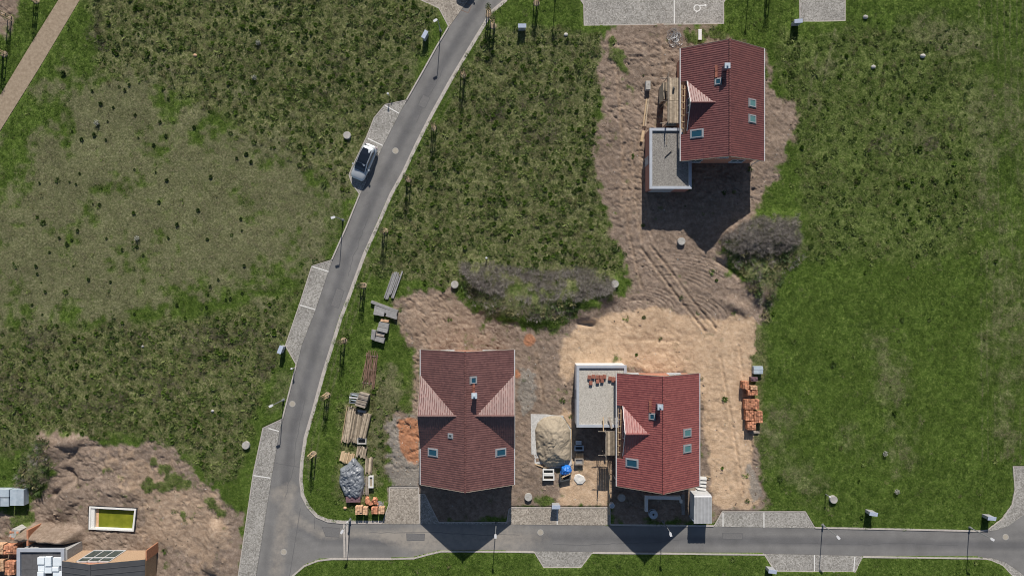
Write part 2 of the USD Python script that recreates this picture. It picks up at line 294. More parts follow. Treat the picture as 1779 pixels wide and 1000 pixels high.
leaf('sapling_leaf', [(.2, (.06, .09, .03)), (.8, (.16, .17, .07))])
leaf('pale_leaf', [(.2, (.30, .31, .27)), (.8, (.55, .55, .50))])

# ------------------------------------------------------------------ layout: outlines read off the plan (picture units of the survey, 15 to the metre)
LEFT = [(832, -45), (814, 0), (780, 48), (759.5, 82), (739, 119), (712, 166.5), (693, 200), (666, 253), (626, 338), (603, 394.6), (578, 450.7), (571, 471), (549, 537), (525, 598.5), (508, 665), (492.7, 724.6), (486, 748), (472, 830), (457, 925), (445, 1000), (430, 1090)]
RIGHT = [(905, -45), (875, 0), (851, 20), (839, 41), (814, 82), (780, 139), (746, 200.5), (722, 248), (698, 299), (677, 336), (657.5, 381), (630, 442), (610, 496.6), (589.6, 551), (572.6, 605), (558, 652), (542, 711), (528, 758.6), (521.6, 803), (520, 833), (523, 860.5), (533.5, 881), (549, 898), (569, 906.4), (593, 909), (664, 909.5)]
NORTH = [(664, 909.5), (880, 910.5), (1050, 912), (1237, 914), (1414, 917), (1567, 920), (1700, 923), (1728, 921), (1750, 914), (1779, 894), (1800, 868), (1866, 850)]
SOUTH = [(490, 1090), (497, 1020), (506, 1000), (528, 981), (552, 971.5), (576, 968.6), (678, 968.6), (719, 967.5), (742.5, 961), (766, 955.5), (880, 956), (1029.5, 958), (1329, 961), (1499, 965), (1700, 967.5), (1722, 968), (1747, 976), (1771, 992), (1790, 1008), (1866, 1050)]
def P2(pts): return [W(*p) for p in pts]
road_poly = Polygon(P2(LEFT[::-1] + RIGHT + NORTH[1:] + SOUTH[::-1])).buffer(0)
BAYS = {
 'top_bay': [(724, -40), (724, -3), (763, 15), (780, 47.5), (814, 0), (832, -45)],
 'car_bay': [(707, 174), (669, 182), (650, 205), (637, 238), (612, 290), (606.5, 304), (611, 318), (626, 339), (666, 253), (693, 200)],
 'mid_bay': [(577.7, 451.2), (542, 462), (521.6, 525), (496, 600), (515.5, 634), (525, 598.5), (549, 537), (571, 471)],
 'low_bay': [(491, 727), (457, 743), (440, 823), (414, 1000), (403, 1090), (430, 1090), (445, 1000), (457, 925), (472, 830), (486, 748)],
 'south_bay': [(927.6, 956.8), (944.6, 984.6), (1009, 984.6), (1029.5, 958)],
 'south_east_bay': [(1327, 961), (1346, 991), (1485.4, 992.4), (1499, 965)],
 'north_bay': [(1006, -90), (1008.5, 0), (1014, 8), (1015, 44.5), (1257, 41.5), (1257, 5), (1261, -2), (1262, -90)],
 'north_east_bay': [(1388, -90), (1389.5, 38), (1468, 36.4), (1468, -90)],
 'east_bay': [(1240, 914), (1255, 888), (1399, 888), (1416, 917)],
 'drive_west': [(677, 846), (727, 846), (729, 905), (729, 909.8), (664, 909.5), (676, 874)],
 'drive_middle': [(888, 881), (1060, 881), (1060, 912), (880, 910.5), (884, 884)],
 'front_strip': [(729, 858), (738, 858), (762, 906), (880, 906.5), (893, 882), (893, 910.5), (729, 909.8)],
 'east_footway': [(1760, 810), (1763, 850), (1758, 876), (1741, 901), (1712, 922.5), (1728, 921), (1750, 914), (1779, 894), (1800, 868), (1800, 810)],
 'south_footway': [(1700, 967.5), (1722, 968), (1747, 976), (1771, 992), (1790, 1008), (1770, 1016), (1758, 998), (1742, 981), (1722, 972)],
}
DR = 0.5; GX0, GX1, GY0, GY1 = -86, 1866, -80, 1082; ST = 2.0
nx, ny = int((GX1 - GX0) / ST) + 1, int((GY1 - GY0) / ST) + 1
gx = GX0 + np.arange(nx) * ST; gy = GY0 + np.arange(ny) * ST
PX, PY = np.meshgrid(gx, gy)
XY = np.stack([(PX - 889.5) / 15, (500 - PY) / 15, np.zeros_like(PX)], -1)
def raster(polys=(), lines=(), blobs=(), blur=0.0):
    im = Image.new('F', (nx, ny), 0.0); d = ImageDraw.Draw(im)
    q = lambda pts: [((x - GX0) / ST, (y - GY0) / ST) for x, y in pts]
    for p in polys: d.polygon(q(p), fill=1.0)
    for pts, w in lines: d.line(q(pts), fill=1.0, width=max(1, int(round(w / ST))), joint='curve')
    for x, y, r in blobs: d.ellipse(q([(x - r, y - r), (x + r, y + r)]), fill=1.0)
    a = np.array(im, np.float32)
    return ndimage.gaussian_filter(a, blur / ST) if blur else a
NA = meshkit.fbm(XY * 0.35, 5, 3); NB = meshkit.fbm(XY * 1.5, 4, 11); NC = meshkit.fbm(XY * 0.13, 4, 23)
def organic(polys=(), lines=(), blobs=(), blur=14, amp=1.0, fine=.5, cut=.5, soft=.12):
    m = raster(polys, lines, blobs, blur) + (NA - .5) * amp + (NB - .5) * fine
    return smoothstep(cut - soft, cut + soft, m) * (raster(polys, lines, blobs, blur) > .02)
DIRT = [
 [(95, 745), (140, 762), (200, 775), (300, 772), (345, 825), (390, 870), (425, 885), (418, 1000), (410, 1090), (-90, 1090), (-90, 905), (40, 890), (85, 850), (100, 810), (80, 775)],
 [(692, 508), (740, 500), (800, 515), (835, 555), (880, 562), (970, 575), (1000, 540), (1100, 515), (1330, 515), (1330, 890), (1240, 905), (1062, 912), (1060, 880), (893, 883), (880, 905), (735, 905), (676, 872), (678, 727), (700, 700), (720, 620), (690, 560)],
 [(1050, 40), (1250, 40), (1250, 66), (1330, 80), (1336, 165), (1372, 170), (1385, 195), (1372, 250), (1352, 310), (1318, 345), (1300, 385), (1245, 440), (1275, 478), (1335, 512), (1100, 516), (1086, 455), (1062, 400), (1045, 330), (1036, 245), (1045, 150)],
 [(-90, -90), (35, -90), (33, 0), (20, 32), (0, 62), (-90, 150)],
]
dirt = organic(DIRT, blur=11, amp=.8, fine=1.15, soft=.2)
# grass that has come back on the dirt
regrow = organic(polys=[[(1188, 46), (1262, 46), (1262, 70), (1188, 85)], [(688, 600), (722, 640), (722, 715), (690, 715), (670, 640)], [(1312, 560), (1345, 560), (1340, 830), (1318, 840), (1314, 760), (1300, 700)], [(930, 850), (960, 855), (960, 878), (935, 876)]],
                 lines=[([(1062, 60), (1075, 110), (1095, 130)], 16), ([(1045, 150), (1062, 240), (1070, 250)], 8), ([(1210, 760), (1218, 820)], 10), ([(905, 650), (915, 720)], 8), ([(245, 845), (340, 840)], 24), ([(20, 905), (60, 900)], 40), ([(255, 800), (330, 835), (372, 880)], 14), ([(180, 812), (225, 828)], 12), ([(300, 880), (340, 905)], 16), ([(385, 880), (400, 915)], 16), ([(160, 860), (240, 862)], 10)], blur=8, amp=.7, fine=1.2, cut=.6)
dirt = dirt * (1 - .85 * regrow)
SANDY = [[(975, 595), (1010, 560), (1065, 540), (1120, 535), (1170, 545), (1240, 560), (1300, 540), (1332, 600), (1322, 700), (1305, 800), (1322, 880), (1240, 886), (1235, 830), (1216, 650), (1090, 640), (1000, 640), (975, 700)], [(972, 700), (1000, 720), (1000, 880), (972, 880)], [(1000, 800), (1060, 790), (1062, 884), (985, 884)]]  # sandy soil, spread wider to paint extra brightness onto this lot
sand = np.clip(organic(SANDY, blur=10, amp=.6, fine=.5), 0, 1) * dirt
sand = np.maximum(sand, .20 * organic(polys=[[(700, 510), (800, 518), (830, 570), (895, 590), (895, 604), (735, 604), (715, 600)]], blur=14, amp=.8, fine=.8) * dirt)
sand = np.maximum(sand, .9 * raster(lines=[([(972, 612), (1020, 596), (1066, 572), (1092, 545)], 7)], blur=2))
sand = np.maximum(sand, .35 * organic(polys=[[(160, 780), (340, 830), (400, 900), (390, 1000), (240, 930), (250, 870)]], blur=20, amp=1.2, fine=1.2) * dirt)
dry = organic([[(130, 130), (255, 120), (330, 190), (420, 235), (560, 300), (600, 335), (570, 430), (520, 470), (300, 545), (60, 568), (-90, 565), (-90, 420), (20, 300), (70, 220)]], blur=40, amp=1.8, fine=1.5, soft=.42)
dry_r = .6 * organic(lines=[([(1700, 60), (1712, 240), (1725, 450), (1740, 640), (1750, 780)], 26), ([(1765, 80), (1770, 700)], 20), ([(1520, 570), (1545, 680), (1560, 800)], 34), ([(1360, 700), (1350, 800), (1420, 860)], 40), ([(1470, 730), (1480, 790)], 26), ([(1410, 170), (1450, 90), (1440, 40)], 14), ([(1560, 210), (1620, 250)], 60), ([(1585, 40), (1660, 80), (1700, 60)], 36)], blur=16, amp=1.5, fine=1.2, soft=.45)
verge = organic(lines=[([(590, 350), (560, 430), (545, 455)], 34), ([(700, 150), (725, 95)], 30), ([(500, 640), (480, 700), (460, 720)], 26)] , blur=10, amp=.5, fine=.4)
lines_v = [([(x + dx, y) for x, y in RIGHT[3:20]], 1.6) for dx in (16, 27)]
dry = np.maximum(np.maximum(dry, dry_r), np.maximum(.5 * verge, .75 * smoothstep(.1, .45, raster(lines=lines_v, blur=1.6) * (.4 + NB))))
mow = [([(x, 60 + (x * 7) % 30), (x + 3, 260)], 1.6) for x in range(930, 1045, 13)] + [([(740 + (y * 5) % 40, y), (1035, y - 6)], 1.6) for y in range(318, 470, 13)]
mow += [([(1700 + k * 11, -60), (1706 + k * 11, 800)], 2.2) for k in range(8)] + [([(1405, 190), (1412, 130), (1428, 60), (1432, 30)], 5), ([(1425, 195), (1436, 120), (1452, 50)], 5)]
dry = np.maximum(dry, .75 * organic([[(796, 462), (845, 448), (905, 464), (1000, 464), (1066, 488), (1060, 506), (990, 524), (990, 560), (900, 552), (850, 548), (826, 520)], [(1256, 412), (1285, 385), (1340, 372), (1386, 374), (1390, 440), (1345, 500), (1335, 560), (1310, 520), (1290, 480), (1262, 440)], [(45, 800), (85, 745), (95, 800), (80, 850), (40, 860), (20, 850)], [(660, 640), (690, 620), (700, 700), (672, 730), (664, 870), (648, 820), (655, 720)]], blur=8, amp=1.0, fine=1.2, soft=.3))
dry = np.maximum(dry, .8 * smoothstep(.12, .5, raster(lines=mow, blur=1.4) * (NB + .25)) * smoothstep(.38, .55, NA + .08))
rough = organic([[(-90, 560), (60, 565), (300, 555), (480, 520), (520, 480), (560, 420), (700, 180), (760, 0), (700, -90), (-90, -90), (110, -90), (180, 60), (150, 140), (255, 130), (420, 235), (600, 330), (560, 440), (480, 620), (440, 720), (400, 860), (300, 770), (90, 740), (0, 800), (-90, 800)],
                 [(850, 40), (1010, 50), (1050, 60), (1040, 330), (1090, 460), (1060, 500), (800, 500), (690, 480), (640, 480), (700, 330), (780, 180)], [(640, 640), (700, 620), (690, 720), (640, 880), (590, 880), (600, 700)],
                 [(1340, 60), (1700, 60), (1700, 440), (1400, 450), (1385, 250)]], blur=16, amp=.9, fine=.5, soft=.25)
rough = np.where(PX > 1330, .40 * rough, rough)
gravel = np.maximum(organic(polys=[[(678, 727), (729, 727), (729, 875), (676, 870)], [(900, 640), (925, 640), (930, 700), (905, 730)]], lines=[([(1316, 870), (1300, 800)], 16), ([(1175, 50), (1172, 85)], 16), ([(685, 735), (690, 800)], 12)], blur=8, amp=.9, fine=1.0), 0) * .8
reddust = organic(polys=[[(692, 728), (729, 726), (727, 808), (700, 790)]], blobs=[(898, 650, 8), (920, 592, 12)], blur=5, amp=.7, fine=.7)
path_p = [(102, 0), (51, 82), (0, 166.5), (-90, 315), (-90, 375), (0, 228), (68, 119), (139, 0), (190, -90), (155, -90)]
hard = np.maximum.reduce([raster([LEFT[::-1] + RIGHT + NORTH[1:] + SOUTH[::-1]]), raster(list(BAYS.values())), raster([path_p])])
dist_out = ndimage.distance_transform_edt(hard < .5) * ST            # picture units from the paved ground

# heights
Z = .05 + (NA - .5) * .12 + (NB - .5) * .10
clod = np.abs(meshkit.fbm(XY * 1.9, 4, 41) - .5) * 2
clod2 = np.abs(meshkit.fbm(XY * 3.1, 3, 77) - .5) * 2
grit = ndimage.gaussian_filter(np.random.default_rng(5).normal(size=XY.shape[:2]), .7)
crk = 1 - np.clip(np.abs(meshkit.fbm(XY * np.array([.55, .9, 1]) + .6 * NB[..., None], 3, 88) - .5) * 22, 0, 1)
Z += dirt * (1 - .6 * sand) * ((NB - .5) * .10 - (1 - np.clip(clod2 * 3.0, 0, 1)) * .035 + grit * .035 - crk * .13 * smoothstep(.42, .6, NC + .12))
Z += rough * (1 - dirt) * (NB - .5) * .16
def bank(pts, w, h, blur): return h * raster(lines=[(pts, w)], blur=blur) * (.6 + .8 * NA)
Z += bank([(815, 470), (880, 500), (950, 520), (1030, 500), (1070, 505)], 44, .75, 9)
Z += bank([(830, 520), (900, 545), (975, 555)], 30, .5, 6)
Z += bank([(1255, 420), (1320, 400), (1380, 400)], 52, .8, 10)
Z += bank([(1310, 470), (1335, 520)], 36, .6, 8)
Z += bank([(1010, 535), (1040, 545)], 34, .75, 5)
Z += bank([(90, 760), (70, 820), (50, 840)], 40, .9, 10)
Z += bank([(110, 760), (140, 775)], 26, .6, 6)
Z += bank([(110, 840), (120, 870), (100, 895)], 26, .55, 5)
Z += bank([(380, 910), (375, 960), (365, 990)], 26, .6, 6)
Z += bank([(170, 850), (240, 855)], 20, .3, 6)
Z += bank([(1350, 240), (1340, 300)], 30, .3, 8)
Z += bank([(44, 924), (80, 925), (138, 928)], 18, 3.0, 4)
Z += bank([(1265, 525), (1300, 545)], 18, .45, 4)
for pts, w, dp in (([(95, 860), (112, 845), (132, 835), (118, 815)], 9, .55), ([(118, 800), (145, 772), (185, 776)], 4, .35), ([(85, 905), (98, 915)], 8, .3), ([(1000, 560), (1030, 562)], 8, .35), ([(1090, 748 - 160), (1180, 592)], 3, .22), ([(1245, 452), (1275, 470), (1284, 482)], 6, .4), ([(860, 556), (905, 562), (915, 570)], 4, .22), ([(1190, 820), (1190, 890)], 5, .2)):
    Z -= dp * raster(lines=[(pts, w)], blur=2.5)
RUTS = [[(1112, 430), (1150, 480), (1180, 520), (1225, 575)], [(1128, 425), (1168, 475), (1196, 515), (1245, 570)], [(1098, 240), (1100, 320), (1115, 420)], [(1112, 235), (1115, 310), (1130, 410)], [(1062, 60), (1075, 150), (1082, 260), (1080, 380)], [(1095, 300), (1090, 400), (1115, 500)], [(700, 560), (703, 640)], [(722, 580), (720, 690)], [(1250, 620), (1265, 700), (1280, 790), (1290, 860)], [(1282, 600), (1296, 700), (1306, 780)], [(1150, 50), (1155, 130)], [(930, 610), (945, 700)]]
r = raster(lines=[(p, 4) for p in RUTS], blur=1.5); rw = raster(lines=[(p, 9) for p in RUTS], blur=3.4)
Z += dirt * (.16 * rw - .24 * r)
sand = np.maximum(sand, .14 * dirt * smoothstep(.2, .6, rw))
# tread arcs left by the digger
for cx, cy, rr, a0, a1, k, sp in ((1170, 520, 60, 3.6, 5.6, 9, 9), (1110, 545, 40, 4.2, 6.1, 6, 8), (1345, 225, 50, 2.6, 4.2, 8, 8), (1180, 560, 50, 5.0, 6.6, 5, 9), (790, 560, 60, .3, 1.6, 7, 8)):
    ls = []
    for i in range(k):
        t = np.linspace(a0, a1, 14) + rng.uniform(-.15, .15); R = rr + i * sp
        ls.append((list(zip(cx + np.cos(t) * R, cy + np.sin(t) * R * .6)), 2))
    Z -= dirt * .10 * raster(lines=ls, blur=1.0) * smoothstep(.35, .6, NB + .1)
Z = np.where(dist_out < 40, Z * smoothstep(0, 40, dist_out) + .05 * (1 - smoothstep(0, 40, dist_out)), Z)
Z = np.where(ndimage.binary_erosion(hard > .5, iterations=1), -.14, np.where(hard > .5, -.06, Z))
POOL = [(154.7, 879.3), (236.3, 883.5), (232, 922.6), (153.8, 919)]
Z = np.where(raster([[(157, 882), (234, 885), (230, 920), (156, 917)]]) > .5, -2.3, Z)
for hx0, hx1, hy0, hy1 in ((18.66, 27.82, 14.0, 26.4), (-10.06, .2, -21.7, -6.8), (11.6, 20.66, -21.87, -9.42)):
    ins = (XY[..., 0] > hx0) & (XY[..., 0] < hx1) & (XY[..., 1] > hy0) & (XY[..., 1] < hy1); Z = np.where(ins, np.minimum(Z, .05), Z)
# one sheet, widened to the horizon
ox = np.array([30, 90, 250, 700, 2500, 9000, 30000.]); X1 = np.r_[(GX0 - ox[::-1]), gx, GX1 + ox]; Y1 = np.r_[(GY0 - ox[::-1]), gy, GY1 + ox]
n = len(ox)
pad = lambda a, fill=None: np.pad(a, n, mode='edge') if fill is None else np.pad(a, n, constant_values=fill)
Zp = pad(Z, .05); Zp[:n] = .05; GXX, GYY = np.meshgrid(X1, Y1)
V = np.stack([(GXX - 889.5) / 15, (500 - GYY) / 15, Zp], -1).reshape(-1, 3)
h_, w_ = GXX.shape; idx = np.arange(h_ * w_).reshape(h_, w_)
a, b, c, d = idx[:-1, :-1].ravel(), idx[:-1, 1:].ravel(), idx[1:, 1:].ravel(), idx[1:, :-1].ravel()
F = np.vstack([np.c_[a, d, c], np.c_[a, c, b]])
def primvar(o, name, arr):
    pv = UsdGeom.PrimvarsAPI(o).CreatePrimvar(name, Sdf.ValueTypeNames.Color3fArray, 'vertex'); pv.Set(Vt.Vec3fArray.FromNumpy(np.ascontiguousarray(arr, np.float32)))
g = obj('ground', (V, F), 'ground', smooth=True, kind='structure')
gm = UsdGeom.Mesh(g)
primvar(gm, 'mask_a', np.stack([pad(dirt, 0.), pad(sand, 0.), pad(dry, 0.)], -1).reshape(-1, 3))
primvar(gm, 'mask_b', np.stack([pad(gravel, 0.), pad(reddust, 0.), pad(rough, .5)], -1).reshape(-1, 3))
def ground_z(px, py): return float(ndimage.map_coordinates(Z, [[(py - GY0) / ST], [(px - GX0) / ST]], order=1, mode='nearest')[0])
def at(px, py, h=0.0): x, y = W(px, py, h); return (x, y, max(.0, ground_z(889.5 + 15 * x, 500 - 15 * y)))

# ------------------------------------------------------------------ roads, bays, kerbs, markings
rm = grid_sheet(road_poly, .5, 0.0)
ro = obj('road', rm, 'asphalt', kind='structure')
main_c = LineString([((l[0] + r_[0]) / 2, (l[1] + r_[1]) / 2) for l, r_ in [(P2([LEFT[i]])[0], P2([RIGHT[j]])[0]) for i, j in ((0, 0), (2, 3), (4, 4), (5, 5), (7, 7), (8, 9), (9, 10), (10, 11), (12, 12), (13, 14), (14, 15), (16, 17), (17, 19))]] + P2([(490, 920), (478, 1000), (466, 1080)]))
side_c = LineString(P2([(500, 905), (560, 935), (660, 940), (880, 933), (1330, 938), (1700, 945), (1866, 950)]))
import shapely
pts = shapely.points(rm.vertices[:, :2]); dm = shapely.distance(main_c, pts); ds = shapely.distance(side_c, pts); dd = np.minimum(dm, ds)
track = np.exp(-((dd - .15) / .42) ** 2) * .95 + np.exp(-((dd - 1.35) / .35) ** 2) * .35
dust = np.clip(np.exp(-((ds - .0) / 2.2) ** 2) * np.clip((rm.vertices[:, 0] + 16) / 5, 0, 1) * np.clip((8 - rm.vertices[:, 0]) / 8, 0, 1) * .9 + np.exp(-(shapely.distance(LineString(P2([(480, 1000), (492, 900), (505, 850), (480, 860)])), pts) / 1.2) ** 2) * .8 + np.exp(-(shapely.distance(LineString(P2([(520, 905), (560, 928), (620, 925), (730, 935)])), pts) / .8) ** 2) * .8, 0, 1)
primvar(UsdGeom.Mesh(ro), 'track', np.stack([track, dust, dust * 0], -1))
obj('dirt_path', prism(Polygon(P2(path_p)), -.05, .035), 'path_gravel', kind='structure')
paved = []
for nm, pl in BAYS.items():
    pg = Polygon(P2(pl)).buffer(0).difference(road_poly.buffer(.02))
    for q in paved: pg = pg.difference(q.buffer(.01))
    paved.append(pg)
    nm2 = 'footway' if 'footway' in nm else ('driveway' if 'drive' in nm or 'strip' in nm else 'parking_bay')
    obj(nm2, prism(pg, -.06, .022), 'setts_warm' if nm in ('drive_west', 'drive_middle', 'top_bay') else 'setts', kind='structure')
allp = unary_union(paved)
def kerb(pts, w, side, hgt=.1):
    ln = LineString(P2(pts)); pg = ln.buffer(w * side, single_sided=True, join_style=2).difference(road_poly.buffer(-.005)).buffer(0)
    if side: obj('kerb', prism(pg, -.1, hgt), 'kerb_stone', kind='structure')
def cut_kerb(pts, w, side, hgt, minus):
    ln = LineString(P2(pts)); pg = ln.buffer(w * side, single_sided=True, join_style=2).difference(minus).difference(road_poly.buffer(-.01)).buffer(-.004).buffer(.004)
    obj('kerb', prism(pg, -.1, hgt), 'kerb_stone', kind='structure')
big = allp.buffer(.03)
cut_kerb(RIGHT, .40, 1, .06, big)
cut_kerb(LEFT, .16, -1, .09, big)
cut_kerb(NORTH, .20, 1, .07, big)
cut_kerb(SOUTH, .18, 1 if False else -1, .09, big)
edge = unary_union([q.exterior.buffer(.05) for q in paved if q.geom_type == 'Polygon']).difference(road_poly.buffer(.10)).difference(unary_union([p.buffer(-.05) for p in paved]))
obj('kerb', prism(edge, -.08, .05), 'kerb_stone', kind='structure')
def flush_strip(a, b, w, z=.027, name='bay_line', m='white_paint', zz=.003):
    p, q = W(*a), W(*b); o = obj(name, moved(bar((*p, 0), (*q, 0), w, zz), (0, 0, z)), m, kind='structure'); return o
for a_, b_ in (((669, 183.5), (693, 197)), ((639, 240.6), (665, 253)), ((542, 462.5), (571, 471.7)), ((519, 529), (548, 537.5)), ((467, 743.5), (485, 748.5)), ((440, 825), (470, 829.6)), ((1414.7, 963), (1414.7, 991)), ((1485, 966), (1483, 991)), ((1171, -40), (1171.5, 42)), ((1256, 890), (1256, 914)), ((1327, 889), (1327, 915.5)), ((968, 882), (968, 910.5))):
    flush_strip(a_, b_, .11)
# joints in the asphalt
for a_, b_ in (((479, 804), (521, 811)), ((522, 882), (503, 1000)), ((546, 898), (546, 918))): flush_strip(a_, b_, .05, .0035, 'asphalt_joint', 'slate_flat', .002)
for pl_ in ([(560, 915), (590, 917), (589, 932), (566, 931)], [(706, 926), (738, 927), (737, 938), (707, 938)], [(1255, 925), (1290, 926), (1289, 936), (1256, 935)], [(585, 500), (598, 505), (588, 535), (575, 530)], [(735, 165), (747, 170), (738, 188), (726, 183)]):
    pp = Polygon(P2(pl_)); obj('asphalt_patch', prism(pp, -.02, .004), 'patch_asphalt', kind='structure'); obj('asphalt_joint', prism(pp.buffer(.03).difference(pp.buffer(-.01)), -.02, .006), 'slate_flat', kind='structure')
cr_ = np.random.default_rng(12)
for a_, b_ in (((640, 925), (900, 931)), ((960, 946), (1180, 940)), ((1340, 944), (1660, 950)), ((530, 690), (500, 860)), ((640, 380), (600, 480)), ((770, 120), (720, 205))):
    t_ = np.linspace(0, 1, 26); lx = a_[0] + (b_[0] - a_[0]) * t_ + np.cumsum(cr_.normal(0, .9, 26)); ly = a_[1] + (b_[1] - a_[1]) * t_ + np.cumsum(cr_.normal(0, .9, 26))
    obj('crack', prism(LineString(P2(list(zip(lx, ly)))).buffer(.022), -.02, .0025), 'slate_flat', kind='structure')
# two pale channels across the side road
for x0 in (598.5, 603.7): flush_strip((x0 - 1, 904), (x0, 967.5), .22, .012, 'drain_channel', 'kerb_stone', .02)
# wheelchair sign painted on the northern bay
ws = [moved(ring(.42, .31, 0, .004, 24), (0, 0, 0)), moved(disc(.14, 0, .004, 14), (.95, .32, 0)), bar((.3, .3, .002), (.8, .3, .002), .12, .004), bar((.3, .3, .0025), (.38, -.15, .0025), .10, .004), bar((.05, -.38, .0026), (-.1, -.5, .0026), .10, .004)]
o = obj('wheelchair_marking', moved(cat_(ws), (*W(1211, 14.5), .0275), 0.0), 'white_paint', kind=None); tag(o, 'white wheelchair symbol painted on the pale setts of the northern parking bay', 'road marking')
sq = cat_([bar((-.45, -.45, 0), (.45, -.45, 0), .06, .003), bar((-.45, .45, 0), (.45, .45, 0), .06, .003), bar((-.45, -.4, .0005), (-.45, .4, .0005), .06, .003), bar((.45, -.4, .0005), (.45, .4, .0005), .06, .003)])
o = obj('painted_square', moved(sq, (*W(810, 14), .004), -.4), 'rust_rod'); tag(o, 'thin red brown square outline painted on the asphalt at the top', 'road marking')

# ------------------------------------------------------------------ houses
HE, HR = 3.65, 6.5          # eave and ridge
def tile_sheet(p0, ud, vd, Lu, Lv, holes=(), roll=.24, course=.36, lift=.0):
    """clay tiles on a slope: rolls along u, overlapping courses along v (up the slope); holes = (u0,u1,v0,v1) left open"""
    p0, ud, vd = (np.asarray(x, float) for x in (p0, ud, vd)); ud /= np.linalg.norm(ud); vd /= np.linalg.norm(vd); nn = np.cross(ud, vd)
    if nn[2] < 0: nn = -nn
    nu = max(1, round(Lu / roll)); nv = max(1, round(Lv / course)); prof = np.array([0, .30, .85, 1.0, .85, .30]); k = len(prof)
    U = np.r_[np.arange(nu * k) / k, nu] * Lu / nu; H = np.r_[np.tile(prof, nu), 0] * .025
    V, F = [], []
    jit = rng.uniform(-.004, .004, (nv, nu + 1))
    for j in range(nv):
        v0, v1 = j * Lv / nv, (j + 1) * Lv / nv
        hj = np.repeat(jit[j], k)[:len(U)]
        n0 = len(V) * len(U) if False else sum(len(x) for x in V)
        lo = p0 + U[:, None] * ud + v0 * vd + (H + hj + .020 + lift)[:, None] * nn
        hi = p0 + U[:, None] * ud + (v1 + .02) * vd + (H + hj + .008 + lift)[:, None] * nn
        bt = p0 + U[:, None] * ud + v0 * vd + (H * .4 + lift)[:, None] * nn
        V += [lo, hi, bt]; m = len(U); i = np.arange(m - 1)
        um, vm = (U[:-1] + U[1:]) / 2, (v0 + v1) / 2
        keep = np.ones(m - 1, bool)
        for u0, u1, w0, w1 in holes: keep &= ~((um > u0) & (um < u1) & (vm > w0) & (vm < w1))
        i = i[keep]
        a, b, c, d = n0 + i, n0 + i + 1, n0 + m + i + 1, n0 + m + i
        e, f = n0 + 2 * m + i, n0 + 2 * m + i + 1
        F += [np.c_[a, b, c], np.c_[a, c, d], np.c_[e, f, b], np.c_[e, b, a]]
    F = np.vstack(F); V = np.vstack(V)
    nrm = np.cross(V[F[0, 1]] - V[F[0, 0]], V[F[0, 2]] - V[F[0, 0]])
    if nrm @ nn < 0: F = F[:, ::-1]
    return trimesh.Trimesh(V, F, process=False)
def ridge_caps(a, b, step=.36):
    a, b = np.asarray(a, float), np.asarray(b, float); L = np.linalg.norm(b - a); n = max(1, round(L / step)); d = (b - a) / L; out = []
    for i in range(n):
        s = a + d * i * L / n; e = a + d * ((i + 1) * L / n + .03)
        out.append(tube(s + [0, 0, .02], e + [0, 0, .0], .12, 8, .10))
    return cat_(out)
def gable_body(x0, x1, y0, y1, ze, zr, axis='y', zb=0.0):
    """wall body under a pitched roof"""
    xm, ym = (x0 + x1) / 2, (y0 + y1) / 2
    base = [(x, y, z) for x in (x0, x1) for y in (y0, y1) for z in (zb, ze)]
    top = [(xm, y0, zr), (xm, y1, zr)] if axis == 'y' else [(x0, ym, zr), (x1, ym, zr)]
    return hull(base + top)
def wall_opening(parent, kind, c, w, h, axis, sgn, m='house_glass'):
    """a window or door in a wall: axis 'x' faces +-x, 'y' faces +-y; c = middle of its foot"""
    fw = .07; parts = []
    def bx(u0, u1, z0, z1, d0, d1):
        d0, d1 = sorted((d0 * sgn, d1 * sgn))
        return box(c[0] + d0, c[0] + d1, c[1] + u0, c[1] + u1, c[2] + z0, c[2] + z1) if axis == 'x' else box(c[0] + u0, c[0] + u1, c[1] + d0, c[1] + d1, c[2] + z0, c[2] + z1)
    fr = cat_([bx(-w / 2, w / 2, 0, fw, -.02, .05), bx(-w / 2, w / 2, h - fw, h, -.02, .05), bx(-w / 2, -w / 2 + fw, fw, h - fw, -.02, .05), bx(w / 2 - fw, w / 2, fw, h - fw, -.02, .05)] + ([bx(-.03, .03, fw, h - fw, -.02, .045)] if w > 1.1 and kind == 'window' else []))
    if kind == 'window':
        f = obj('window', fr, 'lamp_white', parent); obj('pane', bx(-w / 2 + fw, w / 2 - fw, fw, h - fw, -.01, .02), m, f)
        obj('sill', bx(-w / 2 - .05, w / 2 + .05, -.04, -.002, 0, .14), 'gutter_metal', f)
    else:
        f = obj('door', cat_([fr, bx(-w / 2 + fw, w / 2 - fw, fw, h - fw, -.01, .025)]), 'box_grey', parent)
        obj('handle', bx(w / 2 - .2, w / 2 - .16, .95, 1.15, .03, .08), 'galvanised', f)
def on_slope(x0, sx, ze, slope, x): return ze + abs(x - x0) * slope
def roof_window(parent, x, y, ang, zs, w, l, pane, frame='box_grey', lid=False):
    """skylight: l along the slope (x), w along the ridge (y); ang = signed tilt"""
    T = lambda m: moved(m, (x, y, zs), 0, 0, ang)
    fr = cat_([box(-l / 2, l / 2, -w / 2, -w / 2 + .08, 0, .12), box(-l / 2, l / 2, w / 2 - .08, w / 2, 0, .12), box(-l / 2, -l / 2 + .1, -w / 2 + .08, w / 2 - .08, 0, .12), box(l / 2 - .08, l / 2, -w / 2 + .08, w / 2 - .08, 0, .12)])
    f = obj('roof_window', T(fr), frame, parent)
    obj('pane', T(box(-l / 2 + .1, l / 2 - .08, -w / 2 + .08, w / 2 - .08, .03, .085)), pane, f)
    obj('flashing', T(box(-l / 2 - .1, l / 2 + .1, -w / 2 - .08, w / 2 + .08, -.02, .055)), 'lamp_grey' if frame != 'galvanised' else 'galvanised', f)
    if lid: obj('lid', moved(box(-.02, .03, -w / 2, w / 2, 0, .55), (x + .32, y, zs + .05), 0, 0, ang * .4), 'roof_glass', f)
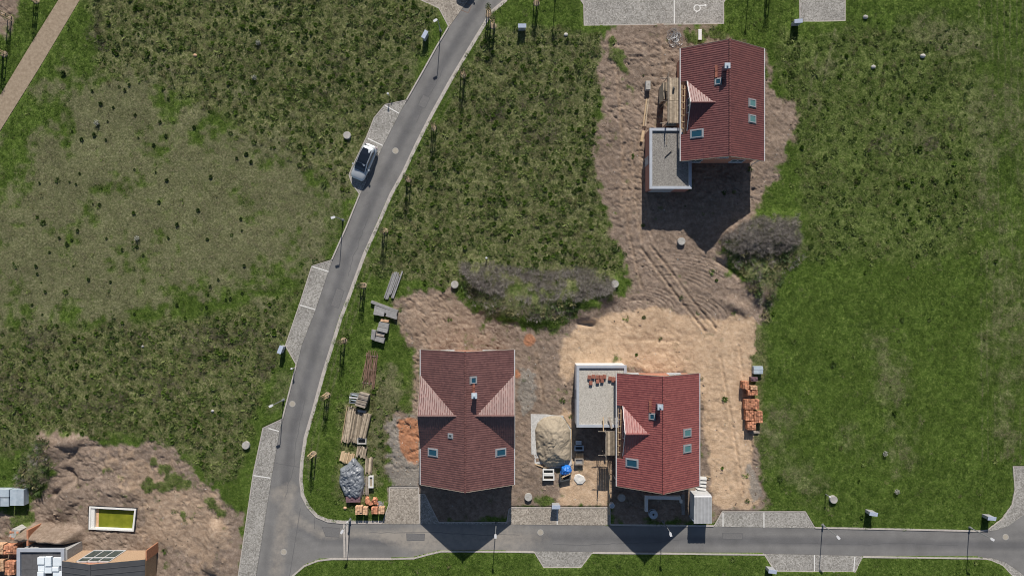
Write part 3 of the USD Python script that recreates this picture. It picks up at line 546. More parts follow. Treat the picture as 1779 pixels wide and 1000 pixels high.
def chimney(parent, x, y, zb, zt):
    c = obj('chimney', cbox(x - .22, x + .22, y - .22, y + .22, zb, zt, .01), 'brick_purple', parent)
    obj('cap', cat_([cbox(x - .30, x + .30, y - .30, y + .30, zt, zt + .07, .015), moved(disc(.10, 0, .18, 14), (x, y, zt + .07))]), 'foil_blue', c)
def roof_step(parent, x, y, z, ang): obj('roof_step', moved(cat_([box(-.14, .14, -.35, .35, .12, .15), box(-.02, .02, -.3, -.26, 0, .12), box(-.02, .02, .26, .3, 0, .12)]), (x, y, z), 0, 0, ang), 'tile_stack', parent)
def house(label, x0, x1, y0, y1, tiles, ridge_dx, group=None, small_dormer=None, cross=None, garage=None, garage_roof='gravel_roof', gw='render_white'):
    xm = (x0 + x1) / 2 + ridge_dx; t = thing('family_house', label, 'house', group=group)
    L = y1 - y0; iw = .42
    sl = (HR - HE) / (xm - x0); sr = (HR - HE) / (x1 - xm); al, ar = math.atan(sl), math.atan(sr)
    wz = HE + iw * sl - .28
    walls = [gable_body(x0 + iw, x1 - iw, y0 + iw, y1 - iw, wz, HR - .30)]
    holes = []
    if small_dormer: u0, u1, v1 = small_dormer['hole']; holes = [(u0, u1, -1, v1)]
    W_ = obj('wall', walls[0], 'brick_wall', t)
    # roof boarding below the tiles
    for s, xe, a_, hs in ((1, x0, al, holes), (-1, x1, ar, [])):
        Ls = math.hypot(xm - xe, HR - HE)
        sh = tile_sheet((xe, y0, HE), (0, 1, 0), (xm - xe, 0, HR - HE), L, Ls, hs)
        obj('roof_tiles', sh, tiles, t, kind='stuff')
        if hs:
            (u0, u1, _, v1), = hs; segs = [(y0 + .03, y0 + u0, 0), (y0 + u0, y0 + u1, v1), (y0 + u1, y1 - .03, 0)]
        else: segs = [(y0 + .03, y1 - .03, 0)]
        ms = []
        for ya, yb, vo in segs:
            fx = xe + (xm - xe) * vo / Ls; fz = HE + (HR - HE) * vo / Ls
            ms.append(hull([(p, y, z) for y in (ya, yb) for p, z in ((fx + s * .02, fz - .03), (fx + s * .02, fz - .17), (xm, HR - .03), (xm, HR - .17))]))
        obj('roof_boarding', cat_(ms), 'old_wood', t)
        # gutter: half round, open upwards
        gy0, gy1 = (y0, y1)
        gx = xe - s * .07
        obj('gutter', cat_([moved(ring(.075, .06, 0, L, 14), (gx, y1, HE - .03), 0, PI / 2), tube((gx + s * .2, y0 + .25, HE - .1), (gx + s * .2, y0 + .25, .1), .045, 8)]), 'gutter_metal', t)
    obj('ridge_caps', ridge_caps((xm, y0 - .02, HR + .04), (xm, y1 + .02, HR + .04)), tiles, t, kind='stuff')
    for yv in (y0, y1):
        s = 1 if yv == y1 else -1
        obj('verge_board', cat_([bar((x0, yv + s * .02, HE - .06), (xm, yv + s * .02, HR - .06), .04, .2), bar((xm, yv + s * .02, HR - .06), (x1, yv + s * .02, HE - .06), .04, .2)]), 'old_wood', t)
    if small_dormer:
        d = small_dormer; yc, hw, zr, xo = d['yc'], d['hw'], d['zr'], d['xo']
        ze = HE + (xo - x0) * sl + .02; xa = x0 + (zr - HE) / sl + .25
        obj('dormer_wall', hull([(x, y, z) for x in (xo + .12, xa) for y in (yc - hw + .15, yc + hw - .15) for z in (HE - 1.4, ze - .12)] + [(x, yc, zr - .2) for x in (xo + .12, xa - .4)]), 'brick_wall', t)
        for s in (-1, 1):
            Ls = math.hypot(hw, zr - ze)
            obj('dormer_tiles', tile_sheet((xo, yc + s * hw, ze), (1, 0, 0), (0, -s * hw, zr - ze), xa - xo, Ls, roll=.26), tiles, t, kind='stuff')
        obj('ridge_caps', ridge_caps((xo, yc, zr + .03), (xa, yc, zr + .03)), tiles, t, kind='stuff')
        obj('dormer_fascia', cat_([bar((xo - .03, yc - hw, ze - .02), (xo - .03, yc, zr - .02), .04, .18), bar((xo - .03, yc, zr - .02), (xo - .03, yc + hw, ze - .02), .04, .18)]), 'gutter_metal', t)
        wall_opening(t, 'window', (xo + .1, yc, HE + .35), 1.6, .9, 'x', -1)
    for c in (cross or []):
        s, yc, hw, zr = c; xe = x0 if s < 0 else x1; slp = sl if s < 0 else sr
        xo = xe + s * .05; xa = xe - s * ((zr - HE) / slp + .3)
        obj('gable_wall', hull([(x, y, z) for x in (xe - s * .40, xa) for y in (yc - hw + .3, yc + hw - .3) for z in (0, HE - .15)] + [(x, yc, zr - .3) for x in (xe - s * .40, xa + s * .6)]), 'brick_wall', t)
        for q in (-1, 1):
            Ls = math.hypot(hw, zr - HE); u = abs(xa - xo)
            obj('gable_tiles', tile_sheet((xo, yc + q * hw, HE), (-s, 0, 0), (0, -q * hw, zr - HE), u, Ls), tiles, t, kind='stuff')
        obj('ridge_caps', ridge_caps((xo, yc, zr + .03), (xa, yc, zr + .03)), tiles, t, kind='stuff')
        obj('verge_board', cat_([bar((xo + s * .02, yc - hw, HE - .06), (xo + s * .02, yc, zr - .06), .04, .2), bar((xo + s * .02, yc, zr - .06), (xo + s * .02, yc + hw, HE - .06), .04, .2)]), 'old_wood', t)
        wall_opening(t, 'window', (xe - s * .40, yc - 1.2, .9), 1.5, 1.3, 'x', s); wall_opening(t, 'window', (xe - s * .40, yc + 1.2, .9), 1.5, 1.3, 'x', s)
        wall_opening(t, 'window', (xe - s * .40, yc, 3.5), 1.2, 1.1, 'x', s)
    for s, yy in ((-1, y0 + iw), (1, y1 - iw)):
        for q in (-2.4, 2.4): wall_opening(t, 'window', (xm + q, yy, .9), 1.5, 1.35, 'y', s)
        wall_opening(t, 'window', (xm, yy, 3.7), 1.4, 1.2, 'y', s)
    if not cross:
        for q in (.25, .75): wall_opening(t, 'window', (x1 - iw, y0 + L * q, .9), 1.5, 1.3, 'x', 1)
    else:
        wall_opening(t, 'door', (x0 + iw, y0 + 1.6, .05), 1.0, 2.1, 'x', -1); wall_opening(t, 'window', (x1 - iw, y0 + 1.8, .9), 1.2, 1.3, 'x', 1)
    if garage:
        ax0, ax1, ay0, ay1, zt = garage
        body = sbox(ax0, ay0, ax1, ay1).difference(sbox(x0 + iw, y0 + iw, x1 - iw, y1 - iw).buffer(.01))
        out = body.buffer(.0); inn = body.buffer(-.30, join_style=2)
        gwm = obj('garage_wall', prism(body.buffer(-.06, join_style=2), 0, zt - .24), gw, t)
        obj('garage_roof', prism(inn.buffer(.05, join_style=2), zt - .24, zt - .19), garage_roof, t)
        obj('parapet', prism(out.difference(inn), zt - .30, zt), 'parapet_metal', t)
        wall_opening(t, 'door', ((ax0 + x0) / 2, ay0 + .06, .03), 2.5, 2.2, 'y', -1)
        wall_opening(t, 'door', (ax0 + .06, (ay0 + ay1) / 2, .05), .95, 2.05, 'x', -1)
    return t, xm, al, ar
def common_roof(t, x0, xm, y0, al, ar, hatch=True):
    z = lambda x: HR - abs(x - xm) * math.tan(al if x < xm else ar) + .03
    chimney(t, xm - .50, y0 + 9.35, HR - .6, 7.25)
    for dx, dy in ((2.98, 6.1), (2.98, 4.38)): roof_window(t, xm + dx, y0 + dy, ar, z(xm + dx), .80, 1.05, 'roof_glass_pale')
    roof_window(t, xm - 3.0, y0 + 2.8, -al, z(xm - 3.0), .84, 1.3, 'roof_glass', 'galvanised')
    roof_window(t, xm - 1.05, y0 + 8.1, -al, z(xm - 1.05), .62, .6, 'roof_glass', lid=True)
    for dy in (8.9, 9.5): roof_step(t, xm - 1.2, y0 + dy, z(xm - 1.2), -al)
# the house at the top
tA, xmA, al, ar = house('maroon tiled house with grey gravel flat garage roof at its lower left corner', 18.66, 27.82, 14.0, 26.42, 'tiles_maroon', -.08,
    small_dormer=dict(yc=19.95, hw=2.72, zr=5.6, xo=19.25, hole=(2.9, 8.75, .72)), garage=(15.35, 20.05, 11.05, 17.83, 2.9), gw='pink_brick')
common_roof(tA, 18.66, xmA, 14.0, al, ar)
# the house with two cross gables
tB, xmB, al, ar = house('russet tiled house with two large cross gables facing left and right', -10.06, .2, -21.7, -6.8, 'tiles_russet', -.05, cross=((-1, -13.7, 4.03, 5.87), (1, -13.7, 4.03, 5.87)))
zB = lambda x: HR - abs(x - xmB) * math.tan(al) + .03
chimney(tB, -3.97, -11.35, HR - 1.2, 7.15)
roof_window(tB, -4.15, -9.85, ar, zB(-4.15), .68, .68, 'roof_glass'); roof_window(tB, -6.6, -15.9, -al, zB(-6.6), .42, .48, 'house_glass', 'galvanised')
roof_window(tB, -8.62, -17.95, -al, zB(-8.62), .78, 1.15, 'roof_glass', 'galvanised'); roof_window(tB, -1.25, -17.95, ar, zB(-1.25), .78, 1.15, 'roof_glass', 'galvanised')
roof_step(tB, -4.15, -10.6, zB(-4.15), ar); roof_step(tB, -4.15, -10.95, zB(-4.15), ar)
# the house by the side road, on the sandy lot; brightness painted into its soil and tiles
tC, xmC, al, ar = house('red tiled house, brightness painted into its tiles, with pale flat garage roof at its upper left corner', 11.6, 20.66, -21.87, -9.42, 'tiles_red', -.03,
    small_dormer=dict(yc=-15.7, hw=2.72, zr=5.6, xo=12.2, hole=(3.1, 8.95, .72)), garage=(7.2, 12.8, -15.55, -8.62, 2.9), garage_roof='gravel_roof_pale', gw='render_white')
common_roof(tC, 11.6, xmC, -21.87, al, ar)

# house at the bottom left, cut by the frame, still being built
tD = thing('house_under_construction', 'unfinished house with dark seamed metal gable roof at the lower left corner', 'house')
yN, xW, xE, xR = -30.3, -50.0, -41.0, -46.3; zw, ze_, zr_ = 3.2, 2.8, 4.2; yS = -42.0
obj('wall', hull([(x, y, z) for y in (yS, yN - .12) for x, z in ((xW + .3, 0), (xW + .3, zw - .15), (xR, zr_ - .15), (xE - .35, ze_ - .15), (xE - .35, 0))]), 'brick_wall', tD)
for (xa, za), (xb, zb), ks in (((xR, zr_), (xW, zw), 0), ((xR, zr_), (xE, ze_), 1)):
    k = 18
    for i in range(k):
        ya, yb = yN - i * .62, yN - (i + 1) * .62 + .03
        s_ = 1 if xb > xa else -1
        pan = hull([(x, y, z + dz) for y in (ya, yb) for x, z in ((xa, za), (xb, zb)) for dz in (-.03, .015)])
        seam = hull([(x, y, z + dz) for y in (yb - .005, yb + .035) for x, z in ((xa, za), (xb, zb)) for dz in (0, .06)])
        obj('roof_panel', cat_([pan, seam]), 'slate_metal', tD)
    obj('roof_boarding', hull([(x, y, z) for y in (yS, yN) for x, z in ((xa, za - .04), (xa, za - .16), (xb, zb - .04), (xb, zb - .16))]), 'osb', tD)
obj('ridge_cap', cat_([bar((xR, yN + .02, zr_ + .05), (xR, yS, zr_ + .05), .25, .05)]), 'slate_metal', tD)
# gable: boards, glazing with mullions
obj('gable_board', hull([(x, y, z) for y in (yN - .1, yN - .02) for x, z in ((xW + .3, .05), (xW + .3, 3.0), (-48.4, 3.42), (-48.4, .05))]), 'osb', tD)
obj('gable_board', hull([(x, y, z) for y in (yN - .1, yN - .02) for x, z in ((-44.6, .05), (-44.6, 3.55), (xE - .2, 2.6), (xE - .2, .05))]), 'osb', tD)
gl = obj('gable_window', cat_([box(x - .05, x + .05, yN - .1, yN + .03, .05, 3.38) for x in (-48.3, -47.1, -45.9, -44.68)] + [box(-48.35, -44.63, yN - .09, yN + .035, z - .05, z + .05) for z in (.1, 2.2, 3.33)]), 'gutter_metal', tD)
for i, x in enumerate((-48.3, -47.1, -45.9)): obj('pane', box(x + .05, x + 1.15, yN - .07, yN - .04, .15, 3.28), 'house_glass', gl)
obj('side_wall', hull([(x, y, z) for x in (xE - .32, xE - .14) for y in (yS, yN) for z in (0, ze_ - .18)]), 'osb', tD)
obj('side_wall', box(xE - .10, xE + .05, yN - .25, yN + .9, 0, 2.5), 'brick_orange', tD, label='short orange brick wing wall at the right corner')
obj('flat_block', box(-55.0, xW + .28, yS, -29.25, 0, 2.75), 'concrete_grey', tD)
fl = sbox(-55.2, yS, xW + .1, -29.0); obj('parapet', prism(fl.difference(fl.buffer(-.38, join_style=2)), 2.752, 3.0), 'parapet_metal', tD)
for i in range(4):
    for j in range(6): obj('roof_felt_sheet', box(-54.8 + i * 1.2, -54.8 + i * 1.2 + 1.17, -29.4 - (j + 1) * 2.0 + .03, -29.4 - j * 2.0, 2.755 + .004 * ((i + j) % 2), 2.78 + .004 * ((i + j) % 2)), 'slate_flat', tD)
obj('wing_wall', cat_([box(-54.6, -54.4, -28.95, -27.2, 0, 2.3)]), 'brick_orange', tD)

# ------------------------------------------------------------------ street furniture
def lamp_proto(label, loc, rz):
    t = thing('street_lamp', label, 'street lamp', loc, rz, 'street lamps along the roads')
    obj('pole', tube((0, 0, 0), (0, 0, 3.35), .055, 10, .038), 'lamp_grey', t); obj('base_plate', cat_([disc(.11, 0, .45, 12), cbox(-.15, .15, -.15, .15, 0, .03, .01)]), 'lamp_grey', t)
    obj('arm', tube((0, 0, 3.3), (.12, 0, 3.42), .03, 8), 'lamp_grey', t)
    h = obj('lamp_head', hull([(x, y, z) for x, w in ((.02, .09), (.2, .14), (.50, .12)) for y in (-w, w) for z in (3.40, 3.47)]), 'lamp_white', t)
    obj('lens', box(.12, .48, -.09, .09, 3.385, 3.399), 'house_glass', h)
    return t
LAMPS = [((765.6, 54), -150, 'street lamp at the top left kerb, its shadow lying across the asphalt'), ((596, 382), 195, 'street lamp on the left verge halfway down the curved road'),
 ((492.7, 694), 205, 'street lamp at the upper end of the lowest left parking bay'), ((609, 901), -120, 'street lamp at the road junction beside the two pale drain channels'),
 ((862, 908), -90, 'street lamp at the right edge of the two-gabled house shadow'), ((1152, 905), -75, 'street lamp standing in the shadow of the bright red house'),
 ((1429, 911), -50, 'street lamp opposite the double parking bay of the side road'), ((1684, 915), -30, 'rightmost street lamp of the side road'),
 ((1300, -17), 90, 'street lamp beyond the top edge, long shadow left of the grey paved bay'), ((965, -6), 60, 'street lamp beyond the top edge, shadow falling on the middle meadow')]
lp = None
for (px, py), a_, lb in LAMPS:
    x, y = W(px, py); loc = (x, y, .03)
    if lp is None: lp = lamp_proto(lb, loc, math.radians(a_))
    else: dup(lp, loc, math.radians(a_), lb)
def cabinet_proto(label, loc, rz):
    t = thing('utility_cabinet', label, 'cabinet', loc, rz, 'utility cabinets')
    obj('plinth', cbox(-.42, .42, -.17, .17, 0, .12, .01), 'concrete_grey', t)
    b_ = obj('body', cbox(-.42, .42, -.17, .17, .12, 1.06, .012), 'box_grey', t)
    for s in (-1, 1):
        d_ = obj('door', box(min(s * .005, s * .39), max(s * .005, s * .39), -.19, -.168, .16, 1.02), 'box_grey', t); obj('handle', box(s * .05 - .015, s * .05 + .015, -.215, -.19, .5, .66), 'car_trim', d_)
    obj('lid', hull([(x, y, z) for x in (-.47, .47) for y, z in ((-.22, 1.06), (-.22, 1.09), (.22, 1.08), (.22, 1.14))]), 'box_blue', t)
    return t
CABS = [((738, 60), 62, 'slanted blue-lidded utility cabinet near the top left kerb'), ((907, 45), 0, 'blue-lidded utility cabinet in the middle meadow left of the wide paved bay'), ((1387, 37), 5, 'blue-lidded utility cabinet at the left corner of the small top right paved bay'),
 ((1517, 892), -8, 'blue-lidded utility cabinet on the lawn between the two right hand lamps'), ((1723, 900), -5, 'blue-lidded utility cabinet beside the curved footway'), ((487, 607), 68, 'utility cabinet at the lower tip of the middle left parking bay'),
 ((1342, 992), -8, 'utility cabinet at the lower edge below the double parking bay'), ((966, 880), 0, 'utility cabinet at the top of the paved strip between the two houses')]
cp = None
for (px, py), a_, lb in CABS:
    loc = at(px, py, 1.1); loc = (loc[0], loc[1], loc[2] + .01)
    if cp is None: cp = cabinet_proto(lb, loc, math.radians(a_))
    else: dup(cp, loc, math.radians(a_), lb)
def cover_proto(label, loc):
    t = thing('manhole_cover', label, 'manhole cover', loc, 0, 'manhole covers in the asphalt')
    obj('frame', ring(.36, .30, 0, .012, 32), 'concrete', t)
    obj('lid', cat_([disc(.298, 0, .009, 28)] + [box(-.02 + dx, .02 + dx, -.2, .2, .009, .013) for dx in (-.14, 0, .14)]), 'iron', t); return t
mp = None
for (px, py), lb in (((687, 262), 'pale manhole cover in the road beside the parked grey car'), ((508, 701), 'pale manhole cover in the road right of the lowest left bay'), ((493, 958), 'manhole cover in the junction at the bottom'), ((939, 924), 'manhole cover in the side road between the two houses'), ((1747, 932), 'manhole cover in the right end of the side road')):
    x, y = W(px, py)
    if mp is None: mp = cover_proto(lb, (x, y, .003))
    else: dup(mp, (x, y, .003), 1.3 * x, lb)
def well_proto(label, loc):
    t = thing('well_shaft', label, 'well', loc, 0, 'round concrete well shafts')
    obj('shaft', ring(.44, .34, -.5, .30, 32), 'concrete', t); l_ = obj('lid', disc(.42, .302, .36, 32), 'concrete', t); obj('lid_handle', cat_([bar((-.08, 0, .37), (.08, 0, .37), .03, .02)]), 'iron', l_)
    return t
wp = None
for (px, py), lb, s in (((1184, 419), 'round concrete well on the bare soil below the shadow of the top house', 1), ((918, 863), 'round concrete well on the soil right of the two-gabled house', 1), ((1080, 864), 'round concrete well in the shadow of the bright red house', 1), ((1067, 493), 'round concrete well at the right end of the dry grey brush', 1), ((790, 494), 'round concrete well at the left end of the dry grey brush', 1), ((427, 773), 'round concrete well left of the lowest bay of the curved road', 1), ((603, 235), 'round pale well in the rough grass left of the parked car', 1), ((1448, 867), 'round well beside a stake on the right hand lawn', 1)):
    loc = at(px, py, .3)
    if wp is None: wp = well_proto(lb, loc)
    else: dup(wp, loc, px, lb)
def post_proto(label, loc):
    t = thing('marker_post', label, 'post', loc, 0, 'short marker posts')
    obj('shaft', tube((0, 0, 0), (0, 0, 1.0), .05, 8), 'lamp_grey', t); obj('cap', cat_([disc(.12, 1.0, 1.08, 12), disc(.08, 1.08, 1.13, 12)]), 'lamp_white', t); return t
pp_ = None
for (px, py), lb in (((674, 163), 'short white-capped post at the upper end of the car bay'), ((845, 448), 'short white-capped post above the dry grey brush'), ((507, 640), 'short post at the lower tip of the middle left bay'), ((1441, 862), 'thin stake beside the round well on the lawn'), ((604, 906), 'short white-capped post at the kerb beside the drain channels')):
    loc = at(px, py, 1.0)
    if pp_ is None: pp_ = post_proto(lb, loc)
    else: dup(pp_, loc, 0, lb)

# ------------------------------------------------------------------ young trees tied to stakes
def leaf_cloud(n, c, r, size, seed, flat=.7):
    R = np.random.default_rng(seed); d = R.normal(size=(n, 3)); d /= np.linalg.norm(d, axis=1)[:, None]
    p = np.asarray(c) + d * (R.random((n, 1)) ** .45) * np.asarray(r)
    a = R.normal(size=(n, 3)); a[:, 2] *= flat; a /= np.linalg.norm(a, axis=1)[:, None]
    b_ = np.cross(a, R.normal(size=(n, 3))); b_ /= np.linalg.norm(b_, axis=1)[:, None]
    s = size * R.uniform(.6, 1.3, (n, 1)); v = np.stack([p - a * s, p + b_ * s * .55, p + a * s, p - b_ * s * .55], 1).reshape(-1, 3)
    i = np.arange(n)[:, None] * 4; return trimesh.Trimesh(v, np.vstack([i + [0, 1, 2], i + [0, 2, 3]]), process=False)
def tree_proto(label, loc, seed):
    t = thing('young_tree', label, 'young tree', loc, 0, 'young staked trees'); R = np.random.default_rng(seed)
    obj('trunk', cat_([tube((0, 0, 0), (.02, .01, 1.6), .028, 8, .02), tube((.02, .01, 1.58), (0, .03, 2.7), .02, 8, .008)]), 'bark', t)
    for k in range(3):
        a_ = PI / 2 + k * 2 * PI / 3; obj('stake', tube((.30 * math.cos(a_), .30 * math.sin(a_), 0), (.26 * math.cos(a_), .26 * math.sin(a_), 1.95), .06, 8), 'fresh_wood', t)
    q = [(.26 * math.cos(PI / 2 + k * 2 * PI / 3), .26 * math.sin(PI / 2 + k * 2 * PI / 3)) for k in range(3)]
    for z in (1.85, 1.0): obj('crossbar', cat_([bar((*q[k], z), (*q[(k + 1) % 3], z), .07, .05) for k in range(3)]), 'fresh_wood', t)
    tw = []
    for k in range(16):
        z = R.uniform(1.5, 2.6); a_ = R.uniform(0, 2 * PI); L = R.uniform(.25, .5); tw.append(tube((0, .02, z), (L * math.cos(a_), L * math.sin(a_), z + R.uniform(.1, .4)), .008, 5, .003))
    cr = obj('crown', cat_(tw), 'bark', t); obj('leaves', leaf_cloud(260, (0, 0, 2.4), (.36, .36, .75), .055, seed), 'sapling_leaf', cr)
    obj('mulch_ring', cat_([disc(.42, -.02, .06, 11, .30)]), 'path_gravel', t)
    return t
TREES = [((849.6, 27), 'topmost young staked tree on the right verge, close to the kerb'), ((857, 46), 'young staked tree just below the topmost one by the road'), ((805.4, 132), 'young staked tree level with the disused upper verge, right of the road'), ((754.4, 223), 'young staked tree right of the road level with the parked grey car'), ((710, 312), 'young staked tree below the parked car, across the road'),
 ((669.4, 402), 'young staked tree across the road from the middle lamp'), ((632, 496), 'young staked tree left of the concrete beam pile'), ((598, 591), 'young staked tree left of the rusty rod pile'), ((569, 686), 'young staked tree left of the long timber pile'), ((545, 788), 'lowest young staked tree, left of the grey tarpaulin'),
 ((8.5, 95), 'young staked tree at the left end of the gravel path'), ((64, 2), 'young staked tree beside the gravel path at the top edge'), ((19, 33), 'young staked tree at the dark soil corner, top left'), ((932, 6), 'young staked tree at the top edge beside a utility cabinet'), ((1333, -12), 'young staked tree beyond the top edge right of the wide paved bay')]
tp = None
for i, ((px, py), lb) in enumerate(TREES):
    x, y = W(px, py); loc = (x, y, max(0, ground_z(px, py)))
    if tp is None: tp = tree_proto(lb, loc, 5)
    else: dup(tp, loc, i * 1.7, lb)

# ------------------------------------------------------------------ cars
def car(label, loc, rz, paint, dark_roof=True):
    t = thing('parked_car', label, 'car', loc, rz); L, Wd = 4.3, 1.80
    def loft(xs, hw, zl, zu, nseg=10, pw=3.2):
        V, F = [], []
        ang = np.linspace(0, 2 * PI, nseg * 4, endpoint=False); m = len(ang)
        for x, w, a_, b_ in zip(xs, hw, zl, zu):
            c, s = np.cos(ang), np.sin(ang); yy = np.sign(c) * np.abs(c) ** (2 / pw) * w; zz = (a_ + b_) / 2 + np.sign(s) * np.abs(s) ** (2 / pw) * (b_ - a_) / 2
            V.append(np.c_[np.full(m, x), yy, zz])
        for i in range(len(xs) - 1):
            for j in range(m):
                k = (j + 1) % m; F += [[i * m + j, (i + 1) * m + j, (i + 1) * m + k], [i * m + j, (i + 1) * m + k, i * m + k]]
        V = np.vstack(V); n0 = len(V); V = np.vstack([V, V[:m].mean(0), V[-m:].mean(0)])
        for j in range(m):
            k = (j + 1) % m; F += [[n0, j, k], [n0 + 1, (len(xs) - 1) * m + k, (len(xs) - 1) * m + j]]
        return trimesh.Trimesh(V, np.array(F)[:, ::-1], process=False)
    # +x is the front
    xs = [-2.15, -2.10, -1.95, -1.6, -.8, 0, .7, 1.2, 1.6, 1.9, 2.06, 2.15]
    obj('body', loft(xs, [.62, .74, .84, .89, .90, .90, .90, .89, .87, .80, .70, .55], [.42, .34, .28, .25, .24, .24, .24, .25, .26, .30, .36, .44], [.78, .88, .96, .99, .98, .97, .96, .95, .91, .82, .74, .64]), paint, t, smooth=50)
    obj('cabin', loft([-1.98, -1.85, -1.5, -.8, 0, .35, .75, 1.15], [.60, .68, .70, .72, .72, .70, .69, .66], [.85] * 8, [1.05, 1.32, 1.50, 1.56, 1.54, 1.47, 1.26, .97], pw=3.6), paint, t, smooth=50)
    obj('roof_window', hull([(x, y, z) for x, w, z in ((-1.45, .50, 1.54), (-.8, .56, 1.605), (0, .56, 1.588), (.30, .55, 1.535)) for y in (-w, w) for z in (z, z - .06)]), 'car_glass' if dark_roof else paint, t)
    obj('windscreen', hull([(x, y, z) for x, w, z in ((.34, .57, 1.53), (.75, .62, 1.335), (1.14, .62, 1.06)) for y in (-w, w) for z in (z, z - .09)]), 'car_glass', t)
    obj('rear_window', hull([(x, y, z) for x, w, z in ((-1.93, .52, 1.19), (-1.78, .56, 1.40)) for y in (-w, w) for z in (z, z - .05)]), 'car_glass', t)
    for s in (-1, 1):
        obj('side_window', hull([(x, s * (.765 if z < 1.2 else .715) + s * d_, z) for x, z in ((-1.5, 1.03), (-1.3, 1.40), (.1, 1.42), (.85, 1.03)) for d_ in (0, -.10)]), 'car_glass', t)
        obj('mirror', cat_([cbox(.62, .80, min(s * .92, s * 1.08), max(s * .92, s * 1.08), .98, 1.12, .03), tube((.7, s * .8, 1.0), (.7, s * .95, 1.04), .025, 6)]), paint, t)
        obj('roof_rail', tube((-1.4, s * .60, 1.545), (.1, s * .61, 1.56), .018, 6), 'galvanised', t)
        obj('headlight', hull([(2.0, s * .42, .66), (2.06, s * .40, .72), (1.80, s * .74, .80), (1.86, s * .76, .70), (1.95, s * .68, .68), (1.98, s * .5, .77)]), 'foil_blue', t)
        obj('tail_light', hull([(-2.12, s * .45, .82), (-2.13, s * .45, .90), (-1.98, s * .80, .84), (-1.94, s * .80, .95)]), 'red_lamp', t)
        for x in (-1.32, 1.34):
            w_ = obj('wheel', moved(ring(.33, .21, -.11, .11, 24), (x, s * .80, .33), 0, PI / 2), 'dark_rubber', t)
            obj('rim', moved(cat_([disc(.21, -.10, .10, 20)] + [bar((0, 0, .10), (.2 * math.cos(k * 1.2566), .2 * math.sin(k * 1.2566), .10), .05, .03) for k in range(5)]), (x, s * .80, .33), 0, PI / 2), 'alloy', w_)
    obj('number_plate', box(2.13, 2.16, -.26, .26, .50, .60), 'white_paint', t); obj('grille', hull([(2.10, y, z) for y in (-.4, .4) for z in (.50, .66)] + [(2.165, y, z) for y in (-.35, .35) for z in (.52, .62)]), 'car_trim', t)
    for s in (-1, 1): obj('wiper', bar((1.10, s * .1 + .1, 1.04), (.95, s * .1 + .48, 1.12), .02, .02), 'car_trim', t)
    return t
x, y = W(632, 281, .8); car('silver grey hatchback with dark glass roof parked on the setts beside the road', (x, y, .023), math.radians(-113.5), 'car_grey')
x, y = W(815.5, -37, .5); car('dark blue car at the top edge, only its end in view', (x, y, .023), math.radians(-113.0), 'car_blue')

# ------------------------------------------------------------------ pool
pl = thing('swimming_pool', 'small rectangular pool with white rim and green water in the bare soil', 'pool', (0, 0, 0))
pz = .22; PW = Polygon([W(*p, pz) for p in POOL]); c4 = [np.array(W(*p, pz)) for p in POOL]
obj('rim', prism(PW.difference(PW.buffer(-.17, join_style=2)), -.2, pz), 'white_paint', pl, smooth=False)
inn = PW.buffer(-.17, join_style=2)
obj('liner', prism(inn.buffer(.02, join_style=2).difference(inn.buffer(-.03, join_style=2)), -1.6, pz - .02), 'tub_white', pl)
obj('water', prism(inn.buffer(-.03, join_style=2), -1.55, -.22), 'water', pl)
a0, a3 = c4[0], c4[3]; ins = (a0 + a3) / 2; u = (c4[1] - c4[0]) / np.linalg.norm(c4[1] - c4[0]); v = (a0 - a3) / np.linalg.norm(a0 - a3)
def step(name, d0, d1, z, m, hl):
    p = [ins + u * d + v * s * hl for d, s in ((d0, -1), (d0, 1), (d1, 1), (d1, -1))]; obj(name, prism(Polygon(p), -1.4, z), m, pl)
step('step', .19, .60, .12, 'white_paint', 1.10)
step('step', .62, .90, -.20, 'brick_buff', 1.10)
rf = PW.buffer(.10, join_style=2).difference(PW.buffer(.01)); obj('black_liner', prism(rf, .05, .13), 'black_liner', pl)

# ------------------------------------------------------------------ site materials
def pile_planks(name, label, cat, a, b, wpx, n, layers, m, pw=.14, ph=.05, h=None, part='plank', jit=.25, ends=.4, seed=0, group=None):
    """boards laid side by side from a to b (picture points of the pile's two end middles)"""
    R = np.random.default_rng(seed); pa, pb = np.array(at(*a, .3)), np.array(at(*b, .3)); d = pb[:2] - pa[:2]; L = np.linalg.norm(d); d /= L; s = np.array([-d[1], d[0]]); wd = wpx / 15
    z0 = max(pa[2], pb[2]) + .06
    t = thing(name, label, cat, (0, 0, 0), 0, group)
    for q in (.15, .5, .85): c = pa[:2] + d * L * q; obj('bearer', bar((*(c - s * wd / 2), z0 - .03), (*(c + s * wd / 2), z0 - .03), .08, .08), 'old_wood', t)
    for l in range(layers):
        for i in range(n):
            if l == layers - 1 and layers > 1 and R.random() < .2: continue
            o = (i + .5) / n * wd - wd / 2 + R.normal(0, .02); e0, e1 = R.uniform(0, ends, 2); an = R.normal(0, .012) * jit * 4; z = z0 + .05 + l * (ph + .008) + R.uniform(0, .004)
            c0 = pa[:2] + d * e0 + s * (o - an * L / 2); c1 = pb[:2] - d * e1 + s * (o + an * L / 2)
            obj(part, bar((*c0, z), (*c1, z + R.normal(0, .01)), pw * R.uniform(.85, 1.1), ph), m, t)
    return t
pile_planks('concrete_beam_pile', 'row of long pale grey concrete beams lying side by side in the grass', 'beams', (692, 468), (674, 521), 17, 6, 1, 'concrete_grey', .14, .18, part='beam', jit=.12, ends=.7, seed=1)
pile_planks('rod_pile', 'pile of thin rusty brown rods lying in the weeds', 'rods', (647, 608), (638, 676), 22, 14, 2, 'rust_rod', .06, .05, part='rod', jit=.6, ends=1.2, seed=2)
